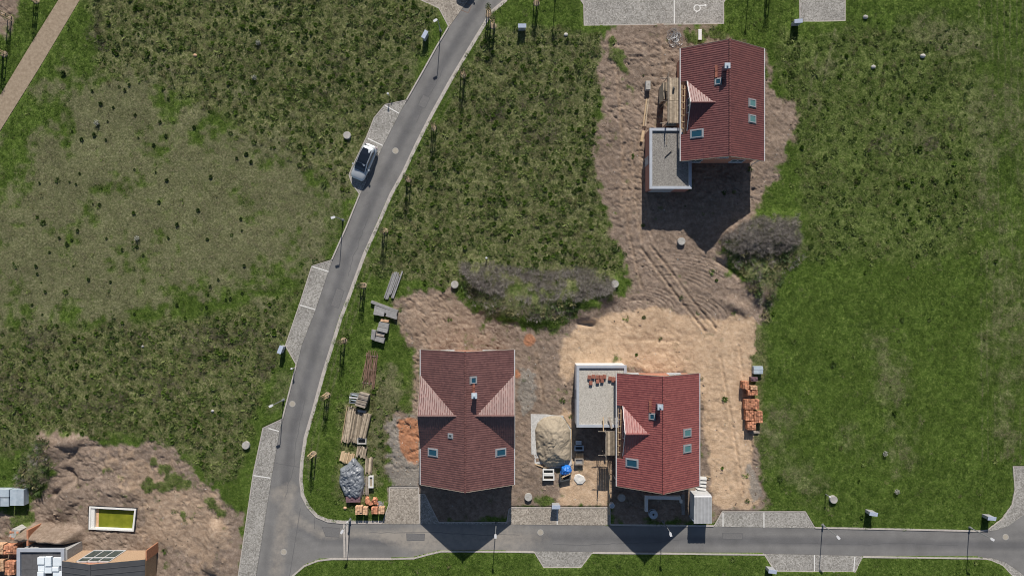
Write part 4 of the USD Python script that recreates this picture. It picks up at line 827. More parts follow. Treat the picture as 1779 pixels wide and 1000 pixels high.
pile_planks('timber_pile', 'long pile of loose weathered boards, the largest timber pile by the road', 'timber', (619, 706), (607, 770), 26, 10, 5, 'plank_wood', .15, .05, jit=.5, ends=.8, seed=3)
pile_planks('timber_stack', 'neat stack of boards right of the long loose timber pile', 'timber', (639, 717), (629, 760), 13, 7, 8, 'plank_wood', .12, .05, jit=.1, ends=.12, seed=4)
pile_planks('short_timber_pile', 'short boards lying just above the grey tarpaulin on its left', 'timber', (605, 785), (600, 805), 24, 8, 3, 'fresh_wood', .17, .05, jit=.2, ends=.25, seed=5)
pile_planks('broken_board_pile', 'pile of broken boards directly above the grey tarpaulin', 'timber', (630, 773), (626, 795), 17, 7, 4, 'plank_wood', .13, .04, jit=1.2, ends=.5, seed=6)
pile_planks('narrow_board_pile', 'narrow boards lying right of the grey tarpaulin peak', 'timber', (642, 792), (640, 824), 12, 5, 3, 'plank_wood', .13, .05, jit=.5, ends=.4, seed=7)
pile_planks('long_board_pair', 'pair of long boards between the grey tarpaulin and the white tub', 'timber', (637, 826), (635, 861), 10, 4, 1, 'old_wood', .14, .05, jit=.2, ends=.3, seed=8)
pa, pb = at(603, 704, .3), at(592.5, 769, .3)
t = thing('long_pole', 'single long thin pole lying left of the loose timber pile', 'pole'); obj('shaft', tube((*pa[:2], .2), (*pb[:2], .2), .05, 8), 'fresh_wood', t); obj('bracket', moved(disc(.09, 0, .1, 8), (pa[0] - .1, pa[1] - 2, .15)), 'galvanised', t)
def slab_stack(name, label, cat, quad, n, hgt, m, part, cols=1, bearer=True, rows=1, gap=.02, group=None, bm='old_wood'):
    """slabs or packs stacked n high on the outline given by its corners (picture points of the top), in cols x rows"""
    q = [np.array(at(*p, hgt + .1)) for p in quad]; z0 = min(p[2] for p in q) + .02; q = [p[:2] for p in q]
    t = thing(name, label, cat, (0, 0, 0), 0, group)
    lerp = lambda u, v: (q[0] * (1 - u) + q[1] * u) * (1 - v) + (q[3] * (1 - u) + q[2] * u) * v
    if bearer:
        for v in (.1, .5, .9): obj('pallet_board', bar((*lerp(0, v), z0 + .05), (*lerp(1, v), z0 + .05), .1, .1), bm, t)
    zb = z0 + (.10 if bearer else 0); h = hgt / n
    for k in range(n):
        for i in range(cols):
            for j in range(rows):
                g0, g1 = gap / 2, gap / 2; jx = rng.uniform(-.006, .006, 2)
                pts = [lerp(u, v) + jx for u, v in ((i / cols + g0 / cols, j / rows + g0 / rows), ((i + 1) / cols - g1 / cols, j / rows + g0 / rows), ((i + 1) / cols - g1 / cols, (j + 1) / rows - g1 / rows), (i / cols + g0 / cols, (j + 1) / rows - g1 / rows))]
                zt = zb + (k + 1) * h - .008 + (rng.uniform(-.07, .03) if k == n - 1 else 0)
                obj(part, hull([(*(p if z < zt - .02 else p), z) for p in pts for z in (zb + k * h, zt)]), m, t)
    return t
slab_stack('long_beam', 'longest grey concrete beam, lying crosswise below the row of beams', 'beam', [(645, 521.5), (692, 539), (690.5, 543.5), (643.5, 526)], 1, .3, 'concrete_grey', 'beam')
slab_stack('concrete_beam', 'grey concrete beam lying against the longest beam', 'beam', [(651, 530), (690, 543.5), (689, 550), (649.5, 536.5)], 2, .35, 'concrete_grey', 'beam')
slab_stack('panel_stack', 'grey panel stack at the left below the long beam', 'panels', [(650, 536.5), (668, 541), (667, 549.5), (648.5, 546)], 3, .45, 'concrete_grey', 'panel', cols=1, rows=2)
slab_stack('panel_stack', 'grey panel stack at the right below the long beam', 'panels', [(671, 544), (690, 549.5), (689, 555), (669.5, 549)], 3, .4, 'concrete_grey', 'panel')
slab_stack('lintel_pack', 'short brown lintels at the top of the grey slab stacks', 'lintels', [(662, 554), (676, 556), (675, 559.5), (661, 558)], 2, .3, 'brick_buff', 'lintel', cols=4)
slab_stack('slab_stack', 'upper wide pale slab stack below the brown lintels', 'slabs', [(658.5, 558.5), (676, 562), (674.5, 571), (656.5, 567)], 4, .5, 'concrete_grey', 'slab')
slab_stack('slab_stack', 'second wide pale slab stack below the brown lintels', 'slabs', [(656, 567.5), (674.5, 571.5), (672.5, 578.5), (654, 574)], 4, .55, 'concrete_grey', 'slab')
slab_stack('slab_stack', 'narrow upright pale slab stack at the left end of the slab group', 'slabs', [(646, 572), (653, 574), (650.5, 591), (644, 589)], 4, .55, 'concrete_grey', 'slab')
slab_stack('slab_stack', 'small brownish slab stack in the middle of the slab group', 'slabs', [(654, 576), (668.5, 579), (667, 585), (653, 582)], 3, .4, 'old_wood', 'slab')
slab_stack('slab_stack', 'lowest pale slab stack of the slab group', 'slabs', [(653, 583.5), (668.5, 587), (666.5, 596), (650.5, 591.5)], 3, .45, 'concrete_grey', 'slab', rows=2)
slab_stack('board_pack', 'upper half of a big square grey board pack at the head of the timber pile', 'boards', [(624.5, 681.5), (641, 686), (638.5, 695.5), (621, 691.5)], 8, .95, 'old_wood', 'board', rows=5)
slab_stack('board_pack', 'lower half of a big square grey board pack at the head of the timber pile', 'boards', [(620, 692), (638, 696), (634, 709), (616, 703.5)], 8, .95, 'old_wood', 'board', rows=5)
slab_stack('loose_slab', 'single pale slab lying below the big square board pack', 'slab', [(622, 711), (636, 714), (635, 717.5), (621, 714.5)], 2, .35, 'concrete', 'slab')
t = thing('metal_crate', 'open pale metal frame crate left of the big square board pack', 'crate'); cx, cy, cz = at(614, 692, .8)
fr = [(-.42, -.52), (.42, -.52), (.42, .52), (-.42, .52)]
T = lambda m: moved(m, (cx, cy, cz), -.12)
for z in (.05, .75): obj('frame_ring', T(cat_([bar((*fr[i], z), (*fr[(i + 1) % 4], z), .06, .05) for i in range(4)])), 'galvanised', t)
for p in fr: obj('frame_post', T(tube((*p, 0), (*p, .8), .03, 8)), 'galvanised', t)
for y_ in (-.3, 0, .3): obj('slat', T(bar((-.4, y_, .12), (.4, y_, .12), .12, .03)), 'foil_blue', t)
obj('lid_bar', T(bar((-.48, .12, .82), (.48, .12, .82), .14, .04)), 'lamp_white', t)
def tub(label, quad, hgt, m='tub_white', inner='heap_sand', group=None, wall=.09, fill=.6, name='mortar_tub'):
    q = [at(*p, hgt) for p in quad]; z0 = min(p[2] for p in q); pg = Polygon([p[:2] for p in q]); t = thing(name, label, 'tub', (0, 0, 0), 0, group)
    obj('side', prism(pg.difference(pg.buffer(-wall, join_style=2)), z0, z0 + hgt), m, t); obj('base', prism(pg.buffer(-wall * .9, join_style=2), z0, z0 + .06), m, t)
    rimp = pg.buffer(.04, join_style=2).difference(pg.buffer(-wall * 1.1, join_style=2)); obj('rim', prism(rimp, z0 + hgt, z0 + hgt + .03), m, t)
    if inner: obj('contents', prism(pg.buffer(-wall * 1.02, join_style=2), z0 + .062, z0 + .06 + hgt * fill), inner, t)
    return t
def rect(x0, y0, x1, y1): return [(x0, y0), (x1, y0), (x1, y1), (x0, y1)]
tub('narrow white tub standing right of the grey tarpaulin', rect(641, 826.5, 648.5, 846), .45)
tub('upper of two white tubs by the sand heap', rect(943.5, 814.5, 962, 823), .45, inner='tub_dark', fill=.3); tub('lower of two white tubs by the sand heap', rect(943.5, 824.5, 962.5, 833.5), .45, inner='soil_dark', fill=.5)
tub('dark tub with grey rim below stacked boards, in the red house yard', rect(998.5, 774, 1013.5, 782), .5, 'foil_blue', 'tub_dark', fill=.25); tub('grey tub with mortar at the lower end of the yard row', rect(999, 796.5, 1013.5, 806.5), .5, 'old_wood', 'concrete_grey', fill=.7)
slab_stack('pallet', 'wooden pallet between the two yard tubs', 'pallet', rect(1000, 786, 1014, 795), 1, .12, 'fresh_wood', 'board', cols=5, gap=.15)
slab_stack('board_pack', 'three spaced pale boards above the dark yard tub', 'boards', rect(998, 765.5, 1013, 772), 1, .3, 'insulation', 'board', rows=3, gap=.35)
tub('dark box with pale rim at the lower end of the neat board stack', rect(621, 761, 636, 770.5), .45, 'concrete', 'tub_dark', fill=.2)

def cloth(name, label, cat, outline, hgt, m, z_off=.0, folds=.06, scale=2.2, seed=0, power=.55, part='cover', res=.07, flat=False):
    """a heap or a crumpled cover over the outline: rises from the rim to hgt"""
    pg = Polygon([W(*p, hgt * .3) for p in outline]).buffer(.25).buffer(-.25); x0, y0, x1, y1 = pg.bounds; xs = np.arange(x0 - res, x1 + res, res); ys = np.arange(y0 - res, y1 + res, res); GX, GY = np.meshgrid(xs, ys)
    p = shapely.points(GX, GY); ins = shapely.contains(pg, p); dd = shapely.distance(pg.exterior, p) * np.where(ins, 1, -1)
    q = np.stack([GX, GY, np.zeros_like(GX) + seed], -1); w = q + (meshkit.fbm(q * 1.3, 3, seed + 5)[..., None] - .5) * np.array([1.6, -1.2, 0])
    dm_ = dd.max(); rise = np.clip(dd / dm_, 0, 1) ** power
    rid = 1 - np.abs(meshkit.fbm(w * np.array([scale, scale * .8, 1]), 4, seed) - .5) * 4
    Zc = rise * hgt * (.75 + .5 * meshkit.fbm(q * .7, 3, seed + 9)) + np.clip(dd / .3, 0, 1) * folds * rid
    px, py = 889.5 + 15 * GX, 500 - 15 * GY; gz = ndimage.map_coordinates(Z, [((py - GY0) / ST), ((px - GX0) / ST)], order=1, mode='nearest')
    edge = np.clip(dd / (.15 if not flat else .05), -1, 1)
    V = np.stack([GX, GY, np.maximum(gz, 0) + np.where(dd > 0, Zc + .06, -.12) + z_off], -1).reshape(-1, 3)
    keep = (dd > -res * 1.5); hh, ww = GX.shape; ix = np.arange(hh * ww).reshape(hh, ww); kq = keep[:-1, :-1] & keep[1:, 1:] & keep[1:, :-1] & keep[:-1, 1:]
    # pull the outer ring onto the outline
    a, b, c, d = ix[:-1, :-1][kq], ix[:-1, 1:][kq], ix[1:, 1:][kq], ix[1:, :-1][kq]
    F = np.vstack([np.c_[a, b, c], np.c_[a, c, d]]); used, inv = np.unique(F, return_inverse=True)
    return (V[used], inv.reshape(-1, 3))
TARP = [(589, 838), (591, 814), (602.5, 806.5), (614, 793), (620, 800), (631, 813.5), (633.5, 841), (628, 864), (610, 866), (599, 860)]
t = thing('grey_tarpaulin', 'crumpled shiny grey tarpaulin covering building material beside the timber', 'tarpaulin'); obj('cover', cloth('', '', '', TARP, .75, 'grey_tarp', folds=.17, scale=2.8, seed=3, power=.35), 'grey_tarp', t, smooth=True)
for i, (a, b) in enumerate((((600, 858), (624, 862)),)): obj('edge_board', bar((*W(*a, .3), .35), (*W(*b, .3), .35), .12, .10), 'old_wood', t)
slab_stack('brick_stack', 'low dark brick stack peeping out below the grey tarpaulin', 'bricks', rect(601, 862, 626, 872), 2, .4, 'brick_purple', 'brick', cols=6, rows=2)
t = thing('blue_tarpaulin', 'bright blue crumpled tarpaulin bundle below the sand heap', 'tarpaulin'); obj('cover', cloth('', '', '', [(974, 822), (975, 809), (982, 806), (990, 808), (993, 816), (990, 822), (981, 824)], .55, 'blue_tarp', z_off=.35, folds=.14, scale=3.5, seed=8, power=.4, res=.05), 'blue_tarp', t, smooth=True)
tub('dark barrow box below the blue tarpaulin', [(972, 824), (985, 824), (991, 820), (991, 832), (974, 836)], .55, 'tub_dark', 'soil_dark'); pa, pb = at(976, 829, .8), at(991, 822, .8)
t = thing('loose_plank', 'short pale plank across the dark box below the blue tarpaulin', 'plank'); obj('board', bar((*pa[:2], .78), (*pb[:2], .74), .16, .05), 'fresh_wood', t)
HEAP = [(929.5, 748), (934, 735), (944, 726), (958, 722.5), (974, 723), (984, 733), (991, 748), (992.5, 775), (992, 800), (984, 809), (966, 811), (950, 812), (938, 800), (932, 785)]
obj_sheet = prism(Polygon([W(*p) for p in [(922, 718.5), (950, 719), (966, 721), (979, 721), (992, 741), (994, 806), (985, 812), (951, 812), (943, 805), (929, 805), (928, 790), (923, 788)]]), .02, .10)
o = obj('ground_sheet', obj_sheet, 'sheet_white'); tag(o, 'pale sheet spread under the big sand heap', 'sheet')
t = thing('sand_heap', 'big grey beige sand heap with slumped ridges between the two lower houses', 'sand heap'); vv, ff = cloth('', '', '', HEAP, 1.35, 'heap_sand', z_off=.05, folds=.16, scale=1.1, seed=21, power=.7); obj('heap', (vv, ff), 'heap_sand', t, smooth=True)
for i, (a, b) in enumerate((((979, 722), (992, 742)), ((929, 805), (950, 812)), ((992.5, 745), (994, 805)), ((940, 796), (953, 812)))):
    t = thing('sheet_board', ('thin board at the upper right edge of the sand heap sheet', 'thin board at the lower left edge of the sand heap sheet', 'long thin board down the right edge of the sand heap', 'board leaning at the lower left foot of the sand heap')[i], 'board')
    obj('board', bar((*W(*a), .13), (*W(*b), .14), .12, .05), 'fresh_wood', t)
o = obj('lime_spill', cloth('', '', '', [(996, 832), (999, 824), (1006, 822), (1014, 826), (1018, 834), (1012, 840), (1003, 841)], .05, 'spill', folds=.02, seed=4), 'spill', smooth=True); tag(o, 'white powdery spill on the sandy yard of the red house', 'spill')

# brick pallets
def bricks(label, quad, n, hgt, m, cols, rows, group='brick packs'): return slab_stack('brick_pallet', label, 'bricks', quad, n, hgt, m, 'brick', cols=cols, rows=rows, gap=.10, group=None)
bricks('buff brick pallet, left of the four by the driveway corner', rect(617, 879, 629, 893.5), 3, .75, 'brick_buff', 3, 4)
bricks('half used buff brick pallet beside the left one at the driveway corner', rect(630, 881, 638.5, 893.5), 3, .7, 'brick_buff', 2, 4)
bricks('orange brick pallet, third from the left at the driveway corner', rect(645, 881, 656, 892), 3, .7, 'brick_orange', 3, 3)
bricks('orange brick pallet next to the driveway setts', rect(657.5, 881, 667.5, 892), 3, .75, 'brick_buff', 3, 3)
lt = thing('loose_brick_heap', 'loose heap of tumbled orange bricks above the driveway brick pallets', 'bricks')
for i in range(26):
    px, py = rng.uniform(637, 656), rng.uniform(863, 873); z_ = .12 + .25 * max(0, 1 - abs(px - 647) / 10); x, y, gz = at(px, py)
    obj('brick', moved(cbox(-.19, .19, -.1, .1, -.1, .1, .01), (x, y, gz + z_), rng.uniform(0, 3), rng.uniform(-.5, .5), rng.uniform(-.5, .5)), 'brick_orange', lt)
pile_planks('metal_strip_pile', 'grey metal strips lying beside the loose orange bricks', 'strips', (649, 874), (668, 876), 9, 5, 1, 'galvanised', .1, .03, part='strip', jit=2, ends=.4, seed=12)
slab_stack('sheet_pack', 'pale ribbed sheet pack at the top of the right hand brick pallets', 'sheets', rect(1309, 636, 1326, 649), 3, .5, 'foil_blue', 'sheet', rows=4, gap=.06)
slab_stack('dark_brick_pallet', 'dark purple wrapped brick pack on the right', 'bricks', rect(1305, 655, 1316.5, 662), 2, .6, 'brick_purple', 'brick', cols=3, rows=2)
bricks('orange brick pallet farthest left in the right hand column', rect(1290, 662, 1301, 675), 3, .95, 'brick_orange', 3, 4)
bricks('small pale orange brick pallet under the dark purple pack', rect(1304, 670, 1316, 676.5), 3, .85, 'brick_buff', 3, 2)
bricks('wide orange brick pallet below the small pale one', rect(1299, 677.5, 1316.5, 686), 3, .75, 'brick_orange', 5, 3)
bricks('widest orange brick pallet of the right hand column', rect(1293.5, 693.5, 1319, 710.5), 3, .8, 'brick_orange', 7, 5)
bricks('orange brick pallet under the widest one on its left', rect(1295.5, 712.5, 1309, 730), 3, .8, 'brick_orange', 4, 5)
bricks('orange brick pallet under the widest one on its right', rect(1310.5, 714, 1325, 734), 3, .75, 'brick_orange', 4, 5)
bricks('lowest orange brick pallet of the right hand column', rect(1298.5, 732, 1313.5, 746.5), 3, .8, 'brick_orange', 4, 4)
slab_stack('pallet', 'empty wooden pallet at the lower end of the right hand bricks', 'pallet', rect(1299, 748.5, 1320, 752), 1, .12, 'old_wood', 'board', rows=2, gap=.2)
bricks('tall orange brick stack under pale boards at the lower left house', rect(17, 922, 33, 936), 5, 1.5, 'brick_orange', 4, 4)
bricks('orange brick stack right of the tall one at the lower left house', rect(34, 927, 44, 941), 3, .8, 'brick_orange', 3, 4)
bricks('broad orange brick stack below the tall one at the lower left house', rect(6, 947, 30, 962), 3, .9, 'brick_orange', 6, 4)
bricks('buff brick stack cut by the left edge', rect(-14, 945, 5, 962), 3, .8, 'brick_buff', 5, 4)
bricks('orange brick stack at the lower left corner beside the house', rect(8, 975, 25, 998), 3, .9, 'brick_orange', 4, 5)
bricks('buff brick stack in the lower left corner at the edge', rect(-12, 972, 6, 992), 3, .7, 'brick_buff', 4, 4)
slab_stack('roof_board_pack', 'pale ribbed boards lying on the tall orange brick stack', 'boards', [(20, 918.5), (34.5, 921), (28, 935), (14, 932)], 1, 1.62, 'concrete', 'board', cols=4, bearer=False)
for k, (qd, lb) in enumerate((([(0, 850), (16, 850), (16, 864), (-22, 864), ], 'x'),)): pass
slab_stack('wrapped_pack', 'pale blue wrapped slab pack at the left edge, right half', 'slabs', rect(17, 850, 41, 878), 2, .9, 'foil_blue', 'slab', cols=2)
slab_stack('wrapped_pack', 'pale blue wrapped slab pack at the left edge, upper left half', 'slabs', rect(-14, 850, 15.5, 863), 2, .9, 'foil_blue', 'slab', cols=2)
slab_stack('wrapped_pack', 'pale blue wrapped slab pack at the left edge, lower left half', 'slabs', rect(-14, 864.5, 15.5, 879), 2, .85, 'foil_blue', 'slab', cols=2)
# insulation boards on the flat roof of the unfinished house
t = thing('insulation_stack', 'pale blue insulation boards stacked on the flat roof of the unfinished house', 'insulation')
for (x0, y0, x1, y1, k) in ((64, 968, 76, 980, 3), (77, 967, 88, 983, 3), (64, 981.5, 75, 992, 2), (75.5, 984, 88, 996, 2), (90, 969, 105, 983, 2), (90, 984.5, 101, 992, 3), (64, 993, 75, 1004, 3), (90, 993, 106, 1005, 2)):
    for l in range(k):
        p, q = W(x0, y1, 3.2), W(x1, y0, 3.2); obj('board', cbox(p[0], q[0] - .01, p[1], q[1] - .01, 2.80 + l * .12, 2.915 + l * .12, .01), 'insulation', t)
# tile stacks on the garage roof of the bright red house
for i, (px, py, lb) in enumerate(((1024, 655, 'leftmost of the top row'), (1031, 654, 'second of the top row'), (1037.5, 654.5, 'third of the top row'), (1044, 654.5, 'fourth of the top row'), (1050.5, 654, 'fifth of the top row'), (1060, 657, 'sixth, near the tiled roof'), (1066.5, 659, 'largest, touching the tiled roof'), (1026.5, 665, 'lowest left'), (1038.5, 662, 'left one of the second row'), (1046.5, 661, 'right one of the second row'))):
    x, y = W(px, py, 2.95); t = thing('roof_tile_stack', f'red brown tile stack on the pale flat roof, {lb}', 'tiles', (x, y, 2.714), rng.uniform(-.15, .15))
    sc = 1.3 if i == 6 else 1
    for k in range(6): obj('tile', moved(hull([(sx * .18 * sc, sy * .2 * sc, z) for sx in (-1, 1) for sy in (-1, 1) for z in (0, .03)] + [(0, sy * .2 * sc, .045) for sy in (-1, 1)]), (rng.normal(0, .012), rng.normal(0, .012), k * .045)), 'tile_stack', t)

# ------------------------------------------------------------------ scaffolds
def scaffold(label, x0, x1, y0, y1, z, bays, rail=1.0):
    t = thing('scaffold', label, 'scaffold'); ys = np.linspace(y0, y1, bays + 1)
    for y in ys:
        for x in (x0, x1 - .05): obj('upright', tube((x, y, 0), (x, y, z + (rail if x == x0 else .15)), .035, 8), 'old_wood', t)
        obj('ledger', tube((x0 - .75, y, z - .07), (x1 - .05, y, z - .07), .035, 8), 'old_wood', t)
    for zz in (z + .55, z + 1.0): obj('guard_rail', tube((x0, y0 - .3, zz), (x0, y1 + .3, zz), .03, 8), 'old_wood', t)
    n = int((x1 - x0) / .26)
    for b in range(bays):
        for i in range(n):
            xa = x0 + .05 + i * (x1 - x0 - .1) / n; obj('plank', box(xa, xa + (x1 - x0 - .1) / n - .02, ys[b] + .02, ys[b + 1] - .02, z - .03 + .008 * (i % 3), z + .02 + .008 * (i % 3)), 'plank_wood', t)
    return t
scaffold('wooden scaffold platform between flat roof and house wall of the top house', 17.2, 18.62, 18.3, 23.3, 3.2, 2)
scaffold('wooden scaffold platform at the left eave of the bright red house', 10.32, 11.55, -18.6, -15.95, 3.2, 1)
for xo, y0, lb in ((18.75, 17.2, 'pale wooden ladder frame lying in front of the dormer of the top house'), (11.70, -18.5, 'pale wooden ladder frame lying in front of the dormer of the bright red house')):
    t = thing('ladder_frame', lb, 'ladder')
    for dx in (.02, .33): obj('rail', bar((xo + dx, y0, 3.62), (xo + dx, y0 + 5.2, 3.66), .07, .07), 'fresh_wood', t)
    for k in range(7): obj('rung', bar((xo - .02, y0 + .4 + k * .72, 3.70), (xo + .40, y0 + .4 + k * .72, 3.70), .06, .04), 'fresh_wood', t)
def plank_at(label, a, b, z, w=.18, m='fresh_wood', cat='plank', name='loose_plank', za=None):
    t = thing(name, label, cat); p, q = W(*a, z), W(*b, z); obj('board', bar((*p, z), (*q, z if za is None else za), w, .05), m, t); return t
plank_at('thin board resting across the parapet edge above the scaffold of the bright red house', (1048, 724), (1048.5, 750), 3.03, .12); plank_at('wider board leaning from flat roof to scaffold of the bright red house', (1058, 724), (1063, 744), 3.06, .2, 'old_wood')
plank_at('long thin pole lying on the gravel flat roof of the top house', (1159, 233), (1158, 252), 2.80, .08, 'old_wood'); plank_at('short bent bar on the gravel flat roof of the top house', (1155, 273), (1167, 262), 2.80, .07, 'car_trim')
plank_at('long upright board lying left of the bright red house on the yard', (1058.7, 820), (1058.5, 893), .35, .16, 'fresh_wood')
x, y, z = at(1125.5, 149, .35); t = thing('concrete_block', 'pale concrete block lying on the soil left of the top house', 'block', (x, y, z)); obj('block', cbox(-.27, .27, -.5, .5, 0, .55, .03), 'concrete', t); obj('lifting_eye', moved(ring(.06, .04, 0, .03, 12), (0, .1, .55)), 'iron', t)
plank_at('left of two long planks lying below the pale concrete block', (1123.5, 172), (1117.5, 219), .2, .16, 'fresh_wood'); plank_at('right of two long planks lying below the pale concrete block', (1126.5, 172), (1121, 219), .22, .13, 'plank_wood')
plank_at('wide pale plank leaning at the upper left corner of the gravel flat roof', (1118, 227), (1114.5, 246), .25, .3, 'fresh_wood')
x, y, z = at(1216, 60.5, .1); t = thing('pale_board', 'pale reddish board lying in the sparse grass above the top house', 'board', (x, y, z)); obj('board', cbox(-.2, .2, -.62, .62, .05, .13, .015), 'tub_white', t)
# wire tangle
x, y, z = at(1174, 64, .1); t = thing('wire_tangle', 'tangle of pale wire loops on the gravel by the top paved bay', 'wire', (x, y, z))
for k in range(16):
    R0 = rng.uniform(.15, .5); c = rng.normal(0, .32, 2); tt = np.linspace(0, 2 * PI, 22); pts_ = np.c_[c[0] + R0 * np.cos(tt), c[1] + R0 * 1.3 * np.sin(tt), .08 + .1 * np.sin(tt * 2 + k) + .03 * (k % 4)]
    obj('wire_loop', cat_([tube(pts_[i], pts_[i + 1], .014, 5) for i in range(21)]), 'galvanised', t)
# platform clutter
x, y = W(1170, 155, 3.3); t = thing('tool_bag', 'small dark tool bag on the upper scaffold deck of the top house', 'bag', (x, y, 3.235)); obj('bag', hull(np.vstack([trimesh.creation.icosphere(2, .16).vertices * [.7, 1.6, .9] + [0, 0, .14]])), 'tub_dark', t, smooth=True); obj('strap', moved(ring(.12, .10, -.02, .02, 14), (0, 0, .25), 0, PI / 2), 'car_trim', t)
slab_stack('crate', 'small wooden crate beside the upper scaffold deck of the top house', 'crate', rect(1152, 143, 1161, 173), 1, 2.2, 'plank_wood', 'board', cols=3)
slab_stack('low_board_stack', 'boards lying below the lower scaffold deck of the top house', 'boards', rect(1158, 214, 1175, 218), 1, 3.0, 'plank_wood', 'board', rows=2, bearer=False)
# in front of the bright red house
t = thing('terrace_edging', 'pale U-shaped concrete terrace edging in the shadow of the red house', 'edging')
p0, p1, p2 = (np.array(W(*p)) for p in ((1122, 886), (1122, 861), (1181, 863)))
obj('edging_wall', box(p1[0] - .16, p1[0] + .16, p0[1], p1[1] + .2, 0, .5), 'tub_white', t); obj('edging_wall', hull([(x, y, z) for x, y in ((p1[0] + .165, p1[1] + .2), (p1[0] + .165, p1[1] - .2), (p2[0], p2[1] - .18), (p2[0], p2[1] + .22)) for z in (0, .5)]), 'tub_white', t)
obj('edging_wall', box(p2[0] - .05, p2[0] + .2, p2[1] - .55, p2[1] - .185, 0, .48), 'tub_white', t)
flush_strip((1186, 858), (1187, 893), .4, .05, 'stepping_strip', 'concrete_grey', .08)
t = thing('cable_drum', 'round pale blue cable drum lying in the shadow of the red house', 'cable drum', (*W(1135, 893, .5), .02))
obj('flange', ring(.5, .12, 0, .05, 28), 'foil_blue', t); obj('flange', ring(.5, .12, .5, .55, 28), 'foil_blue', t); obj('core', ring(.26, .12, .05, .5, 20), 'old_wood', t); obj('cable', ring(.42, .265, .08, .47, 24), 'car_trim', t)
t = thing('water_barrel', 'small pale round barrel at the shadow edge left of the red house front', 'barrel', (*W(1063, 877, .6), .02)); obj('barrel', cat_([disc(.26, 0, .3, 20, .3), disc(.3, .3, .32, 20), disc(.3, .32, .75, 20, .27)]), 'foil_blue', t); obj('rim', ring(.29, .24, .75, .79, 20), 'lamp_white', t)
sx0, sx1, sy0, sy1 = 20.55, 22.6, -26.6, -23.35
t = thing('metal_shed', 'pale grey corrugated metal site shed beside the red house front', 'shed')
obj('wall', box(sx0 + .06, sx1 - .06, sy0 + .06, sy1 - .06, .05, 1.86), 'shed_metal', t); obj('base_frame', box(sx0 + .02, sx1 - .02, sy0 + .02, sy1 - .02, 0, .049), 'lamp_grey', t)
nr = 13; rp = []
for i in range(nr):
    xa = sx0 + (sx1 - sx0) * i / nr; w_ = (sx1 - sx0) / nr; rp.append(hull([(xa, y, 1.87) for y in (sy0, sy1 - .25)] + [(xa + w_, y, 1.87) for y in (sy0, sy1 - .25)] + [(xa + f * w_, y, 1.93) for f in (.15, .6) for y in (sy0, sy1 - .25)] + [(xa + f * w_, sy1 - .25, 1.87) for f in (0, 1)]))
for m_ in rp: obj('roof_rib', m_, 'shed_metal', t)
obj('front_flap', hull([(sx0 + .2, sy1, 1.80), (sx1 - .12, sy1, 1.80), (sx0, sy1 - .255, 1.92), (sx1, sy1 - .255, 1.92), (sx0, sy1 - .255, 1.86), (sx1, sy1 - .255, 1.86)]), 'lamp_white', t)
for s in (0, 1): d_ = obj('door', box(sx0 + .1 + s * .94, sx0 + .98 + s * .94, sy0 + .02, sy0 + .058, .1, 1.8), 'box_blue', t); obj('handle', box(sx0 + .86 + s * .3, sx0 + .9 + s * .3, sy0 - .03, sy0 + .02, .85, 1.05), 'car_trim', d_)
obj('downpipe', tube((sx0 - .02, sy0 + .3, 0), (sx0 - .02, sy0 + .3, 1.8), .04, 8), 'box_blue', t)
t = thing('white_slat_stack', 'stack of spaced white slats between the red house and the metal shed', 'slats')
for l in range(3):
    for k in range(5):
        p, q = W(1207 + l * 1.5 + k * .6, 829 + k * 5.8 + l, .4), W(1228 - k * .4, 830 + k * 6.2 + l, .4); obj('slat', bar((*p, .12 + l * .12), (*q, .12 + l * .12), .20, .05), 'tub_white', t)
for k in range(2):
    p, q = W(1210 + k * 13, 826, .3), W(1213 + k * 13, 858, .3); obj('bearer', bar((*p, .07), (*q, .07), .09, .07), 'old_wood', t)
pile_planks('plank_pair', 'two pale boards standing in the grass right of the white slats', 'planks', (1222, 826), (1236, 832), 6, 2, 1, 'fresh_wood', .12, .05, jit=1, seed=31)
# stones, litter
for i, (px, py, s, lb) in enumerate(((1117.5, 497, .0, ''), )): pass
STONES = [(340, 97, .22, 'pinkish stone lying in the upper left meadow', 'brick_buff'), (1502, 31, .3, 'pale boulder in the upper right meadow below the lettering', 'stone_pale'), (1602, 98, .3, 'pale stone in the upper right meadow, right of the smaller one', 'stone_pale'), (1516, 117, .28, 'pale stone in the upper right meadow, left of the bigger one', 'stone_pale'), (983, 61, .24, 'pale stone in the middle meadow near the top bay', 'stone_pale'), (249, 601, .14, 'small white stone in the rough left field', 'stone_pale'), (370, 713, .18, 'pale stone above the pool lot', 'stone_pale'), (600, 881, .2, 'pinkish stone left of the buff brick pallet', 'brick_buff')]
for px, py, s, lb, m_ in STONES:
    ic = trimesh.creation.icosphere(2, 1.0); vv = ic.vertices * (1 + .5 * (meshkit.fbm(ic.vertices * 1.7 + px, 3, 2)[:, None] - .5)) * [s, s * .8, s * .55]
    x, y, z = at(px, py); t = obj('stone', trimesh.Trimesh(vv + [x, y, z + s * .35], ic.faces, process=False), m_, smooth=40); tag(t, lb, 'stone')

